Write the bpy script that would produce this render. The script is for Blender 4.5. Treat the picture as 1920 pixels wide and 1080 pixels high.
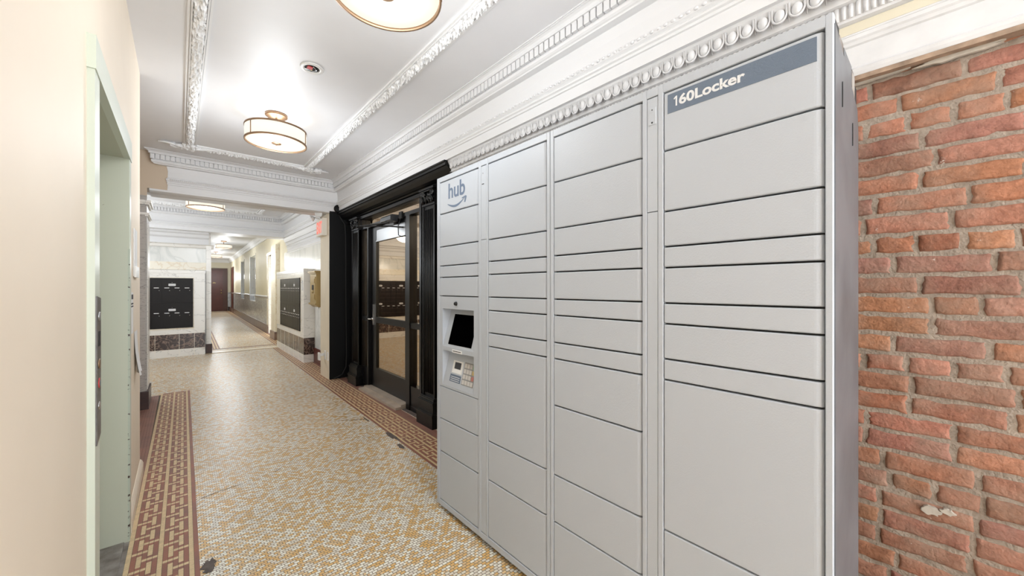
import bpy, bmesh, math, random
from mathutils import Vector, Matrix, noise
random.seed(7)
R = math.radians
for o in list(bpy.data.objects): bpy.data.objects.remove(o)
SC = bpy.context.scene
COL = SC.collection

# ------------------------------------------------------------------ camera
F = 706.0; YAW = R(41.47); H = 1.30
cam_d = bpy.data.cameras.new('camera'); cam = bpy.data.objects.new('camera', cam_d); COL.objects.link(cam)
cam_d.sensor_width = 36.0; cam_d.lens = 36.0*F/1920.0; cam_d.clip_start = 0.02; cam_d.clip_end = 100
cam.location = (0, 0, H); cam.rotation_euler = (R(90), 0, -YAW)
SC.camera = cam
# ------------------------------------------------------------------ world, exposure
w = bpy.data.worlds.new('world'); SC.world = w; w.use_nodes = True
w.node_tree.nodes['Background'].inputs[0].default_value = (0.92, 0.965, 1.0, 1)
w.node_tree.nodes['Background'].inputs[1].default_value = 4.2
SC.view_settings.view_transform = 'Standard'; SC.view_settings.look = 'None'
SC.view_settings.gamma = 1; SC.view_settings.use_curve_mapping = False
SC.view_settings.exposure = 0.62
LAMP_SHADE = 0.62      # strength of each glowing lamp shade
LAMP_POWER = 17.0     # watts of the bulbs in each fixture
def point_light(x, y, z, power, name='bulb_or_fill'):
    l = bpy.data.lights.new(name, 'POINT'); l.energy = power; l.color = (0.91, 0.955, 1.0); l.shadow_soft_size = 0.16
    o = bpy.data.objects.new(name, l); COL.objects.link(o); o.location = (x, y, z); return o

# ------------------------------------------------------------------ measuring helpers (photo pixel -> point on a known plane)
S, CO = math.sin(YAW), math.cos(YAW)
def plane_x(u, v, x):
    t = math.atan((u-960)/F)+YAW; y = x/math.tan(t); d = x*S+y*CO
    return y, H+(540-v)/F*d
def plane_y(u, v, y):
    t = math.atan((u-960)/F)+YAW; x = y*math.tan(t); d = x*S+y*CO
    return x, H+(540-v)/F*d
CR = R(1.01)          # the far corridor runs one degree off the lobby's axis
def cplane_x(u, v, x):
    a = YAW-CR; t = math.atan((u-960)/F)+a; y = x/math.tan(t); d = x*math.sin(a)+y*math.cos(a)
    return y, H+(540-v)/F*d

# ------------------------------------------------------------------ materials
def lin(c):
    return tuple(((v/255)/12.92 if v/255 <= 0.04045 else ((v/255+0.055)/1.055)**2.4) for v in c)+(1,)
def mat(name, rgb, rough=0.5, metal=0.0, var=0.0, vscale=8.0, bump=0.0, bscale=60.0, rgb2=None, emit=None, estr=1.0, spec=0.5, detail=4):
    m = bpy.data.materials.new(name); m.use_nodes = True; nt = m.node_tree; b = nt.nodes['Principled BSDF']
    b.inputs['Base Color'].default_value = lin(rgb); b.inputs['Roughness'].default_value = rough
    b.inputs['Metallic'].default_value = metal; b.inputs['Specular IOR Level'].default_value = spec
    tc = nt.nodes.new('ShaderNodeTexCoord')
    n = nt.nodes.new('ShaderNodeTexNoise'); n.inputs['Scale'].default_value = vscale; n.inputs['Detail'].default_value = detail
    nt.links.new(tc.outputs['Object'], n.inputs['Vector'])
    if var or rgb2:
        mx = nt.nodes.new('ShaderNodeMix'); mx.data_type = 'RGBA'
        c2 = rgb2 if rgb2 else tuple(int(v*(1-var)) for v in rgb)
        mx.inputs[6].default_value = lin(rgb); mx.inputs[7].default_value = lin(c2)
        cr = nt.nodes.new('ShaderNodeMapRange'); cr.inputs[1].default_value = 0.35; cr.inputs[2].default_value = 0.7
        nt.links.new(n.outputs[0], cr.inputs[0]); nt.links.new(cr.outputs[0], mx.inputs[0])
        nt.links.new(mx.outputs[2], b.inputs['Base Color'])
    if bump:
        n2 = nt.nodes.new('ShaderNodeTexNoise'); n2.inputs['Scale'].default_value = bscale; n2.inputs['Detail'].default_value = 3
        nt.links.new(tc.outputs['Object'], n2.inputs['Vector'])
        bp = nt.nodes.new('ShaderNodeBump'); bp.inputs['Strength'].default_value = bump; bp.inputs['Distance'].default_value = 0.004
        nt.links.new(n2.outputs[0], bp.inputs['Height']); nt.links.new(bp.outputs[0], b.inputs['Normal'])
    if emit:
        b.inputs['Emission Color'].default_value = lin(emit); b.inputs['Emission Strength'].default_value = estr
    return m
def marble(name, base, vein, scale=3.0, sharp=0.04, rough=0.25, stretch=(1, 1, 1), amount=0.9):
    m = mat(name, base, rough); nt = m.node_tree; b = nt.nodes['Principled BSDF']
    tc = nt.nodes.new('ShaderNodeTexCoord'); mp = nt.nodes.new('ShaderNodeMapping'); mp.inputs['Scale'].default_value = stretch
    mp.inputs['Rotation'].default_value = (0.6, 0.5, 0.3)
    n = nt.nodes.new('ShaderNodeTexNoise'); n.inputs['Scale'].default_value = scale; n.inputs['Detail'].default_value = 6; n.inputs['Distortion'].default_value = 1.2
    ab = nt.nodes.new('ShaderNodeMath'); ab.operation = 'SUBTRACT'; ab.inputs[1].default_value = 0.5
    ab2 = nt.nodes.new('ShaderNodeMath'); ab2.operation = 'ABSOLUTE'
    mr = nt.nodes.new('ShaderNodeMapRange'); mr.inputs[1].default_value = 0; mr.inputs[2].default_value = sharp; mr.inputs[3].default_value = amount; mr.inputs[4].default_value = 0
    mx = nt.nodes.new('ShaderNodeMix'); mx.data_type = 'RGBA'; mx.inputs[6].default_value = lin(base); mx.inputs[7].default_value = lin(vein)
    L = nt.links.new
    L(tc.outputs['Object'], mp.inputs[0]); L(mp.outputs[0], n.inputs['Vector']); L(n.outputs[0], ab.inputs[0]); L(ab.outputs[0], ab2.inputs[0])
    L(ab2.outputs[0], mr.inputs[0]); L(mr.outputs[0], mx.inputs[0]); L(mx.outputs[2], b.inputs['Base Color'])
    return m
def mosaic_material(name='mosaic'):
    m = mat(name, (200, 180, 150), 0.33, spec=0.5); nt = m.node_tree; b = nt.nodes['Principled BSDF']; L = nt.links.new; N = nt.nodes.new
    tc = N('ShaderNodeTexCoord')
    def brick(c1, c2, mortar):
        br = N('ShaderNodeTexBrick'); br.offset = 0.5; br.squash = 1
        br.inputs['Scale'].default_value = 1; br.inputs['Brick Width'].default_value = 0.0232; br.inputs['Row Height'].default_value = 0.0152
        br.inputs['Mortar Size'].default_value = 0.0014; br.inputs['Mortar Smooth'].default_value = 0.15
        br.inputs['Color1'].default_value = c1; br.inputs['Color2'].default_value = c2; br.inputs['Mortar'].default_value = mortar
        L(tc.outputs['Object'], br.inputs['Vector']); return br
    br = brick((0, 0, 0, 1), (1, 1, 1, 1), (0, 0, 0, 1))
    # which tiles are pale and which are tan: a zigzag of patches decided per tile
    sx = N('ShaderNodeSeparateXYZ'); L(tc.outputs['Object'], sx.inputs[0])
    def mth(op, a, bb=None):
        q = N('ShaderNodeMath'); q.operation = op
        for i, z in enumerate((a, bb)):
            if z is None: continue
            if isinstance(z, (int, float)): q.inputs[i].default_value = z
            else: L(z, q.inputs[i])
        return q.outputs[0]
    row = mth('FLOOR', mth('DIVIDE', sx.outputs[1], 0.0152))
    half = mth('MULTIPLY', mth('FLOORED_MODULO', row, 2.0), 0.5)
    colm = mth('FLOOR', mth('ADD', mth('DIVIDE', sx.outputs[0], 0.0232), half))
    cv = N('ShaderNodeCombineXYZ'); L(mth('MULTIPLY', colm, 0.55), cv.inputs[0]); L(mth('MULTIPLY', row, 0.33), cv.inputs[1])
    n = N('ShaderNodeTexNoise'); n.inputs['Scale'].default_value = 0.75; n.inputs['Detail'].default_value = 1.0; L(cv.outputs[0], n.inputs['Vector'])
    # soft diagonal drift
    s = mth('ADD', mth('MULTIPLY', br.outputs['Color'], 0.60), mth('MULTIPLY', n.outputs[0], 0.60))
    big = N('ShaderNodeTexNoise'); big.inputs['Scale'].default_value = 0.9; L(tc.outputs['Object'], big.inputs['Vector'])
    s = mth('ADD', s, mth('MULTIPLY', big.outputs[0], 0.15))
    cr = N('ShaderNodeValToRGB'); cr.color_ramp.interpolation = 'CONSTANT'
    el = cr.color_ramp.elements; el[0].position = 0; el[0].color = lin((230, 188, 122))
    el[1].position = 0.50; el[1].color = lin((220, 190, 146))
    for p, c in ((0.58, (234, 204, 156)), (0.64, (248, 245, 234)), (0.80, (230, 222, 208))):
        e = el.new(p); e.color = lin(c)
    L(s, cr.inputs[0])
    # dirt
    d = N('ShaderNodeTexNoise'); d.inputs['Scale'].default_value = 2.2; d.inputs['Detail'].default_value = 6; L(tc.outputs['Object'], d.inputs['Vector'])
    dm = N('ShaderNodeMapRange'); dm.inputs[1].default_value = 0.58; dm.inputs[2].default_value = 0.72; dm.inputs[3].default_value = 0.0; dm.inputs[4].default_value = 0.16; L(d.outputs[0], dm.inputs[0])
    mx = N('ShaderNodeMix'); mx.data_type = 'RGBA'; L(dm.outputs[0], mx.inputs[0]); L(cr.outputs[0], mx.inputs[6]); mx.inputs[7].default_value = lin((130, 112, 92))
    mg = N('ShaderNodeMix'); mg.data_type = 'RGBA'; L(br.outputs['Fac'], mg.inputs[0]); L(mx.outputs[2], mg.inputs[6]); mg.inputs[7].default_value = lin((104, 88, 68))
    L(mg.outputs[2], b.inputs['Base Color'])
    bp = N('ShaderNodeBump'); bp.inputs['Strength'].default_value = 0.5; bp.inputs['Distance'].default_value = 0.001; bp.invert = True
    L(br.outputs['Fac'], bp.inputs['Height']); L(bp.outputs[0], b.inputs['Normal'])
    return m
def attr_material(name, rough=0.8, bump=0.6, bscale=90, vmix=0.35, spots=False):
    m = mat(name, (150, 90, 70), rough, spec=0.2); nt = m.node_tree; b = nt.nodes['Principled BSDF']; L = nt.links.new; N = nt.nodes.new
    at = N('ShaderNodeAttribute'); at.attribute_name = 'tint'
    tc = N('ShaderNodeTexCoord')
    n = N('ShaderNodeTexNoise'); n.inputs['Scale'].default_value = bscale*0.45; n.inputs['Detail'].default_value = 8; n.inputs['Roughness'].default_value = 0.7; L(tc.outputs['Object'], n.inputs['Vector'])
    mr = N('ShaderNodeMapRange'); mr.inputs[1].default_value = 0.3; mr.inputs[2].default_value = 0.7; mr.inputs[3].default_value = 1-vmix; mr.inputs[4].default_value = 1+vmix*0.7; L(n.outputs[0], mr.inputs[0])
    mu = N('ShaderNodeVectorMath'); mu.operation = 'SCALE'; L(at.outputs['Color'], mu.inputs[0]); L(mr.outputs[0], mu.inputs['Scale'])
    out = mu.outputs[0]
    if spots:
        n3 = N('ShaderNodeTexNoise'); n3.inputs['Scale'].default_value = 22; n3.inputs['Detail'].default_value = 7; n3.inputs['Roughness'].default_value = 0.75; L(tc.outputs['Object'], n3.inputs['Vector'])
        m3 = N('ShaderNodeMapRange'); m3.inputs[1].default_value = 0.665; m3.inputs[2].default_value = 0.69; L(n3.outputs[0], m3.inputs[0])
        mx = N('ShaderNodeMix'); mx.data_type = 'RGBA'; L(m3.outputs[0], mx.inputs[0]); L(out, mx.inputs[6]); mx.inputs[7].default_value = lin((215, 208, 200)); out = mx.outputs[2]
        n4 = N('ShaderNodeTexNoise'); n4.inputs['Scale'].default_value = 9; n4.inputs['Detail'].default_value = 5; L(tc.outputs['Object'], n4.inputs['Vector'])
        m4 = N('ShaderNodeMapRange'); m4.inputs[1].default_value = 0.42; m4.inputs[2].default_value = 0.72; m4.inputs[4].default_value = 0.6; L(n4.outputs[0], m4.inputs[0])
        mx2 = N('ShaderNodeMix'); mx2.data_type = 'RGBA'; L(m4.outputs[0], mx2.inputs[0]); L(out, mx2.inputs[6]); mx2.inputs[7].default_value = lin((160, 136, 120)); out = mx2.outputs[2]
    L(out, b.inputs['Base Color'])
    n2 = N('ShaderNodeTexNoise'); n2.inputs['Scale'].default_value = bscale; n2.inputs['Detail'].default_value = 6; L(tc.outputs['Object'], n2.inputs['Vector'])
    bp = N('ShaderNodeBump'); bp.inputs['Strength'].default_value = bump; bp.inputs['Distance'].default_value = 0.004
    L(n2.outputs[0], bp.inputs['Height']); L(bp.outputs[0], b.inputs['Normal'])
    return m
def chipped(name, paint, under, rough=0.4, thr=.70):
    m = mat(name, paint, rough, bump=0.08, bscale=25); nt = m.node_tree; b = nt.nodes['Principled BSDF']; L = nt.links.new; N = nt.nodes.new
    tc = N('ShaderNodeTexCoord'); mp = N('ShaderNodeMapping'); mp.inputs['Scale'].default_value = (1, 1, 2.2)
    n = N('ShaderNodeTexNoise'); n.inputs['Scale'].default_value = 20; n.inputs['Detail'].default_value = 7; n.inputs['Roughness'].default_value = 0.7
    mr = N('ShaderNodeMapRange'); mr.inputs[1].default_value = thr; mr.inputs[2].default_value = thr+.015
    mx = N('ShaderNodeMix'); mx.data_type = 'RGBA'; mx.inputs[6].default_value = lin(paint); mx.inputs[7].default_value = lin(under)
    L(tc.outputs['Object'], mp.inputs[0]); L(mp.outputs[0], n.inputs['Vector']); L(n.outputs[0], mr.inputs[0]); L(mr.outputs[0], mx.inputs[0]); L(mx.outputs[2], b.inputs['Base Color'])
    return m
M = {}
M['ceiling'] = mat('ceiling_paint', (236, 236, 238), 0.45, var=0.03, vscale=1.5, bump=0.08, bscale=4)
M['white'] = mat('white_plaster', (230, 230, 231), 0.5, bump=0.12, bscale=30)
M['floral'] = mat('white_floral_plaster', (238, 238, 238), 0.6)
M['cream'] = mat('cream_wall_paint', (244, 230, 211), 0.55, var=0.02, vscale=2, bump=0.06, bscale=12)
M['pier_cream'] = mat('aged_cream_paint', (234, 222, 198), 0.55, var=0.05, vscale=3)
M['corridor_cream'] = mat('pale_yellow_wall_paint', (238, 230, 206), 0.5)
M['tan'] = mat('tan_wall_paint', (206, 188, 166), 0.6, bump=0.1, bscale=18)
M['yellow'] = mat('yellowed_paint', (218, 211, 190), 0.5, bump=0.1, bscale=30)
M['green'] = chipped('green_door_paint', (188, 191, 173), (66, 44, 34))
M['pale_green'] = mat('pale_green_paint', (205, 212, 198), 0.35, bump=0.05, bscale=30)
M['locker'] = mat('locker_grey_powder_coat', (188, 194, 202), 0.42, bump=0.16, bscale=260, spec=0.4)
M['locker_dark'] = mat('locker_gap', (40, 40, 42), 0.6)
M['steel'] = mat('galvanised_steel', (122, 125, 130), 0.42, metal=0.35, var=0.18, vscale=5, bump=0.1, bscale=8)
M['slate'] = mat('slate_blue_vinyl', (104, 118, 136), 0.45, bump=0.3, bscale=260)
M['slate_logo'] = mat('logo_blue_vinyl', (92, 110, 136), 0.45)
M['letter'] = mat('pale_letter_vinyl', (226, 228, 230), 0.5)
M['black'] = mat('black_gloss_paint', (8, 8, 9), 0.34, spec=0.35, var=0.3, vscale=15, bump=0.12, bscale=40)
M['black_matte'] = mat('black_matte_paint', (8, 8, 9), 0.55, spec=0.25, bump=0.15, bscale=30)
M['frame'] = mat('black_anodised_aluminium', (9, 9, 10), 0.3, spec=0.4)
M['alu'] = mat('pale_aluminium', (176, 178, 180), 0.3, metal=0.8)
M['chrome'] = mat('satin_chrome', (200, 200, 200), 0.2, metal=1.0)
M['bronze'] = mat('brushed_bronze', (146, 118, 92), 0.36, metal=0.7)
M['brass'] = mat('gold_paint', (176, 152, 102), 0.4, metal=0.35, bump=0.2, bscale=80)
M['screen'] = mat('black_screen', (2, 2, 2), 0.2, spec=0.0)
M['marble'] = marble('white_marble', (238, 235, 229), (168, 165, 160), 1.7, 0.008, 0.22, (1, 1, 2), 0.7)
M['marble_green'] = marble('pale_green_marble', (232, 232, 228), (212, 214, 210), 3.5, 0.08, 0.22, (1, 1, .5))
M['marble_cream'] = marble('cream_marble', (243, 236, 220), (228, 212, 186), 3, 0.03, 0.3)
M['marble_grey'] = marble('grey_veined_marble', (178, 172, 166), (120, 114, 110), 9, 0.02, 0.35, (.5, .5, 3), 0.9)
M['marble_dark'] = marble('dark_brown_marble', (62, 50, 48), (160, 135, 120), 11, 0.05, 0.2, (1, 1, 1), 0.8)
M['marble_wains'] = marble('blue_grey_marble', (208, 210, 212), (160, 160, 162), 3, 0.1, 0.18, (1, 1, 3))
M['base_brown'] = mat('brown_baseboard', (66, 42, 38), 0.35, var=0.2, vscale=20)
M['base_red'] = mat('red_marble_baseboard', (108, 58, 50), 0.35, var=0.2, vscale=14)
M['mauve'] = mat('mauve_brown_marble', (140, 116, 106), 0.3, var=0.2, vscale=10)
M['door_red'] = mat('red_brown_door', (92, 46, 38), 0.4, var=0.12, vscale=6)
M['door_frame'] = mat('brown_door_frame', (78, 48, 40), 0.4)
M['mailbox'] = mat('dark_bronze_metal', (25, 21, 20), 0.4, spec=0.25)
M['paper'] = mat('white_paper', (240, 240, 240), 0.7)
M['ink'] = mat('dark_ink', (60, 62, 66), 0.7)
M['plastic'] = mat('white_plastic', (232, 232, 230), 0.35)
M['sign'] = mat('cream_sign_housing', (236, 230, 218), 0.4)
M['exit_red'] = mat('exit_letters', (236, 120, 104), 0.5, emit=(255, 120, 100), estr=0.35)
M['red'] = mat('red_plastic', (200, 60, 60), 0.5)
M['stone'] = mat('worn_grey_stone', (158, 152, 146), 0.7, rgb2=(110, 102, 96), vscale=14, bump=0.5, bscale=50)
M['cement'] = mat('grey_cement', (112, 102, 98), 0.85, rgb2=(84, 76, 72), vscale=24, bump=0.6, bscale=90)
M['sill'] = mat('beige_marble_step', (190, 176, 160), 0.4, var=0.12, vscale=7)
M['grout'] = mat('dark_grout', (92, 78, 64), 0.8)
M['tile_brown'] = mat('brown_tile', (158, 112, 96), 0.45, rgb2=(136, 100, 90), vscale=6, spec=0.4)
M['tile_red'] = mat('red_tile', (166, 106, 86), 0.45, rgb2=(138, 98, 88), vscale=7, spec=0.4)
M['tile_cream'] = mat('cream_tile', (230, 204, 160), 0.45, var=0.08, vscale=30, spec=0.4)
M['mosaic'] = mosaic_material()
M['brick'] = attr_material('old_brick', spots=True, bump=.9)
M['mortar'] = mat('grey_mortar', (168, 155, 142), 0.95, rgb2=(142, 130, 118), vscale=30, bump=1.0, bscale=120, spec=0.1)
M['rubber'] = mat('black_rubber', (18, 18, 18), 0.6)
M['key'] = mat('key_grey', (205, 202, 198), 0.4)
M['yellow_key'] = mat('yellow_key', (200, 178, 120), 0.4)
M['red_key'] = mat('red_key', (196, 130, 122), 0.4)
M['green_key'] = mat('green_key', (140, 170, 140), 0.4)
m = mat('lamp_fabric', (150, 140, 122), 0.9, emit=(255, 248, 232), estr=LAMP_SHADE); M['shade'] = m
m = mat('lamp_glow_disc', (140, 130, 112), 0.9, emit=(255, 243, 222), estr=LAMP_SHADE); M['diffuser'] = m
# door glass
m = bpy.data.materials.new('door_glass'); m.use_nodes = True; nt = m.node_tree; nt.nodes.clear()
o_ = nt.nodes.new('ShaderNodeOutputMaterial'); mx = nt.nodes.new('ShaderNodeMixShader'); t = nt.nodes.new('ShaderNodeBsdfTransparent'); g = nt.nodes.new('ShaderNodeBsdfGlossy')
g.inputs['Roughness'].default_value = 0.015; g.inputs['Color'].default_value = (0.95, 0.78, 0.58, 1); t.inputs['Color'].default_value = (0.75, 0.70, 0.66, 1)
mx.inputs[0].default_value = 0.62; nt.links.new(t.outputs[0], mx.inputs[1]); nt.links.new(g.outputs[0], mx.inputs[2]); nt.links.new(mx.outputs[0], o_.inputs[0]); M['glass'] = m

# ------------------------------------------------------------------ mesh builder
ORG = {}
class MB:
    def __init__(s): s.v = []; s.f = []; s.m = []; s.sm = []; s.t = []
    def add(s, vs, fs, mi=0, smooth=False, tint=None):
        b = len(s.v); s.v += [tuple(p) for p in vs]
        for f in fs: s.f.append([b+i for i in f]); s.m.append(mi); s.sm.append(smooth); s.t.append(tint)
        return s
    def box(s, x0, x1, y0, y1, z0, z1, mi=0):
        x0, x1 = sorted((x0, x1)); y0, y1 = sorted((y0, y1)); z0, z1 = sorted((z0, z1))
        vs = [(x0, y0, z0), (x1, y0, z0), (x1, y1, z0), (x0, y1, z0), (x0, y0, z1), (x1, y0, z1), (x1, y1, z1), (x0, y1, z1)]
        return s.add(vs, [(0, 3, 2, 1), (4, 5, 6, 7), (0, 1, 5, 4), (1, 2, 6, 5), (2, 3, 7, 6), (3, 0, 4, 7)], mi)
    def cbox(s, x0, x1, y0, y1, z0, z1, c=0.003, mi=0, ax='x-'):
        """box whose front edges (towards -x or -y) are chamfered"""
        if ax == 'x-':
            fr = [(x0+0, y0+c, z0+c), (x0, y1-c, z0+c), (x0, y1-c, z1-c), (x0, y0+c, z1-c)]
            md = [(x0+c, y0, z0), (x0+c, y1, z0), (x0+c, y1, z1), (x0+c, y0, z1)]
            bk = [(x1, y0, z0), (x1, y1, z0), (x1, y1, z1), (x1, y0, z1)]
        else:
            fr = [(x1-c, y0, z0+c), (x0+c, y0, z0+c), (x0+c, y0, z1-c), (x1-c, y0, z1-c)]
            md = [(x1, y0+c, z0), (x0, y0+c, z0), (x0, y0+c, z1), (x1, y0+c, z1)]
            bk = [(x1, y1, z0), (x0, y1, z0), (x0, y1, z1), (x1, y1, z1)]
        vs = fr+md+bk; fs = [(0, 3, 2, 1)] if True else []
        for i in range(4):
            j = (i+1) % 4; fs.append((i, j, 4+j, 4+i)); fs.append((4+i, 4+j, 8+j, 8+i))
        fs.append((8, 9, 10, 11)); return s.add(vs, fs, mi)
    def prism(s, prof, a, b, place, mi=0, smooth=False):
        """closed outline prof extruded from a to b; place(p,q,t)->xyz"""
        n = len(prof); vs = [place(p, q, a) for p, q in prof]+[place(p, q, b) for p, q in prof]
        fs = [(i, (i+1) % n, n+(i+1) % n, n+i) for i in range(n)]
        s.add(vs, fs, mi, smooth); s.add(vs, [tuple(range(n-1, -1, -1)), tuple(range(n, 2*n))], mi); return s
    def tube(s, pts, r, n=8, mi=0, smooth=True, cap=True):
        pts = [Vector(p) for p in pts]; rs = r if isinstance(r, (list, tuple)) else [r]*len(pts); vs = []
        up = Vector((0, 0, 1)); prev = None
        for i, p in enumerate(pts):
            d = (pts[min(i+1, len(pts)-1)]-pts[max(i-1, 0)]).normalized()
            if prev is None:
                a = d.cross(up if abs(d.z) < 0.9 else Vector((1, 0, 0))).normalized()
            else: a = (prev-d*prev.dot(d)).normalized()
            prev = a; b = d.cross(a)
            for k in range(n):
                t = 2*math.pi*k/n; vs.append(p+(a*math.cos(t)+b*math.sin(t))*rs[i])
        fs = []
        for i in range(len(pts)-1):
            for k in range(n): fs.append((i*n+k, i*n+(k+1) % n, (i+1)*n+(k+1) % n, (i+1)*n+k))
        s.add(vs, fs, mi, smooth)
        if cap: s.add(vs, [tuple(range(n-1, -1, -1)), tuple((len(pts)-1)*n+k for k in range(n))], mi)
        return s
    def lathe(s, prof, c, axis='z', n=48, mi=0, smooth=True):
        vs = []; fs = []
        for r, h in prof:
            for k in range(n):
                t = 2*math.pi*k/n; a, b = r*math.cos(t), r*math.sin(t)
                if axis == 'z': vs.append((c[0]+a, c[1]+b, c[2]+h))
                elif axis == 'x': vs.append((c[0]+h, c[1]+a, c[2]+b))
                else: vs.append((c[0]+a, c[1]+h, c[2]+b))
        for i in range(len(prof)-1):
            for k in range(n): fs.append((i*n+k, i*n+(k+1) % n, (i+1)*n+(k+1) % n, (i+1)*n+k))
        return s.add(vs, fs, mi, smooth)
    def ball(s, c, rx, ry, rz, n=10, m=6, mi=0):
        vs = []; fs = []
        for i in range(m+1):
            a = math.pi*i/m
            for k in range(n):
                t = 2*math.pi*k/n; vs.append((c[0]+rx*math.sin(a)*math.cos(t), c[1]+ry*math.sin(a)*math.sin(t), c[2]+rz*math.cos(a)))
        for i in range(m):
            for k in range(n): fs.append((i*n+k, i*n+(k+1) % n, (i+1)*n+(k+1) % n, (i+1)*n+k))
        return s.add(vs, fs, mi, True)
    def build(s, name, mats, parent=None, kind=None, recalc=True):
        if not isinstance(mats, (list, tuple)): mats = [mats]
        org = ORG.get(parent.name, Vector((0, 0, 0))) if parent else Vector((0, 0, 0))
        me = bpy.data.meshes.new(name); me.from_pydata([tuple(Vector(p)-org) for p in s.v], [], s.f)
        for mt in mats: me.materials.append(M[mt] if isinstance(mt, str) else mt)
        for p, mi, sm in zip(me.polygons, s.m, s.sm): p.material_index = mi; p.use_smooth = sm
        if any(t is not None for t in s.t):
            ca = me.color_attributes.new('tint', 'FLOAT_COLOR', 'CORNER')
            for p, t in zip(me.polygons, s.t):
                for li in p.loop_indices: ca.data[li].color = t or (.3, .3, .3, 1)
        me.validate(); 
        if recalc:
            bm = bmesh.new(); bm.from_mesh(me); bmesh.ops.remove_doubles(bm, verts=bm.verts, dist=1e-5); bmesh.ops.recalc_face_normals(bm, faces=bm.faces); bm.to_mesh(me); bm.free()
        ob = bpy.data.objects.new(name, me); COL.objects.link(ob)
        if parent: ob.parent = parent; ORG[ob.name] = org
        elif kind is None: kind = 'structure'
        if kind: ob['kind'] = kind
        return ob
def thing(name, label, cat, loc=(0, 0, 0), group=None, rotz=None):
    o = bpy.data.objects.new(name, None); COL.objects.link(o); o.empty_display_size = 0.1
    ORG[o.name] = Vector(loc)
    if rotz is None: o.location = loc
    else: o.location = Matrix.Rotation(rotz, 3, 'Z') @ Vector(loc); o.rotation_euler.z = rotz
    o['label'] = label; o['category'] = cat
    if group: o['group'] = group
    return o
def struct_empty(name, loc=(0, 0, 0), rotz=None):
    o = bpy.data.objects.new(name, None); COL.objects.link(o); ORG[o.name] = Vector(loc)
    if rotz is None: o.location = loc
    else: o.location = Matrix.Rotation(rotz, 3, 'Z') @ Vector(loc); o.rotation_euler.z = rotz
    o['kind'] = 'structure'; return o
def copy_tree(o, dloc=None, parent=None):
    c = o.copy(); COL.objects.link(c)
    if parent: c.parent = parent
    if dloc is not None: c.location = o.location+Vector(dloc)
    for ch in [q for q in bpy.data.objects if q.parent == o]: copy_tree(ch, None, c)
    return c
def text_mesh(txt, width, height, weight=0.0):
    cu = bpy.data.curves.new('t', 'FONT'); cu.body = txt; cu.offset = weight; cu.resolution_u = 6
    ob = bpy.data.objects.new('t', cu); COL.objects.link(ob); bpy.context.view_layer.update()
    me = ob.evaluated_get(bpy.context.evaluated_depsgraph_get()).to_mesh()
    vs = [v.co.copy() for v in me.vertices]; fs = [tuple(p.vertices) for p in me.polygons]
    bpy.data.objects.remove(ob)
    x0 = min(v.x for v in vs); x1 = max(v.x for v in vs); y0 = min(v.y for v in vs); y1 = max(v.y for v in vs)
    return [((v.x-x0)/(x1-x0)*width, (v.y-y0)/(y1-y0)*height) for v in vs], fs
def flat_poly(mb, pts2, fs, place, thick, mi=0):
    """thin raised shape: place(a,b,h)->xyz"""
    n = len(pts2); vs = [place(a, b, thick) for a, b in pts2]+[place(a, b, 0) for a, b in pts2]
    mb.add(vs, fs, mi)
    from collections import Counter
    cnt = Counter()
    for f in fs:
        for i in range(len(f)): a, b = f[i], f[(i+1) % len(f)]; cnt[(min(a, b), max(a, b))] += 1
    for f in fs:
        for i in range(len(f)):
            a, b = f[i], f[(i+1) % len(f)]
            if cnt[(min(a, b), max(a, b))] == 1: mb.add([vs[a], vs[b], vs[n+b], vs[n+a]], [(0, 1, 2, 3)], mi)
ZC = 2.80            # lobby ceiling
BK = -2.6            # where the modelled lobby stops behind the camera

# ================================================================== SETTING
# ---- floor
mb = MB(); mb.add([(-1.8, BK, 0), (3.6, BK, 0), (3.6, 10.0, 0), (-1.8, 10.0, 0)], [(0, 1, 2, 3)])
mb.add([(-1.8, BK, -.1), (3.6, BK, -.1), (3.6, 10.0, -.1), (-1.8, 10.0, -.1)], [(3, 2, 1, 0)])
floor = mb.build('floor', 'mosaic', recalc=False)
def lay(ob, x, y, rz): ob.location = (x, y, 0); ob.rotation_euler.z = rz
U = 0.01905; RH = 0.0196
def key_border(name, x, y0, length, rz, extra=0, end_cap=False):
    """meander border of small tiles; columns counted from the outer (field) red line inwards"""
    cols = 14+extra; rows = int(length/RH); mb = MB(); g = 0.0007
    mb.add([(0, 0, .0006), (cols*U, 0, .0006), (cols*U, rows*RH, .0006), (0, rows*RH, .0006)], [(0, 1, 2, 3)], 0)
    for r in range(rows):
        ph = r % 8
        for c in range(cols):
            if c == 0: k = 1
            elif c in (1, 7, 13): k = 2
            elif c > 13: k = 3
            else:
                q = (c-2) if c < 7 else (c-8)
                if ph == 0: k = 2 if q in (2, 3, 4) else 1
                elif ph == 4: k = 2 if q in (0, 1, 2) else 1
                else: k = 1
                if q == 3 and ph in (2, 3, 4, 5, 6): k = 2
                if q == 1 and ph in (6, 7, 0, 1, 2): k = 2
                if end_cap and rows-r <= 5:
                    k = 2 if (rows-r == 3 and (c % 4) in (1, 2)) or (rows-r == 4 and (c % 4) in (3, 0)) else 1
            a = (c*U+g, r*RH+g/2, .0012); b = ((c+1)*U-g, (r+1)*RH-g/2, .0012)
            h = (a[1]+b[1])/2 # every row is two slim tiles
            for ya, yb in ((a[1], h-g*.3), (h+g*.3, b[1])):
                mb.add([(a[0], ya, .0012), (b[0], ya, .0012), (b[0], yb, .0012), (a[0], yb, .0012)], [(0, 1, 2, 3)], k)
    ob = mb.build(name, ['grout', 'tile_red', 'tile_cream', 'tile_brown'], floor, recalc=False)
    ob.location = (x, y0, 0.0); return ob
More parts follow.
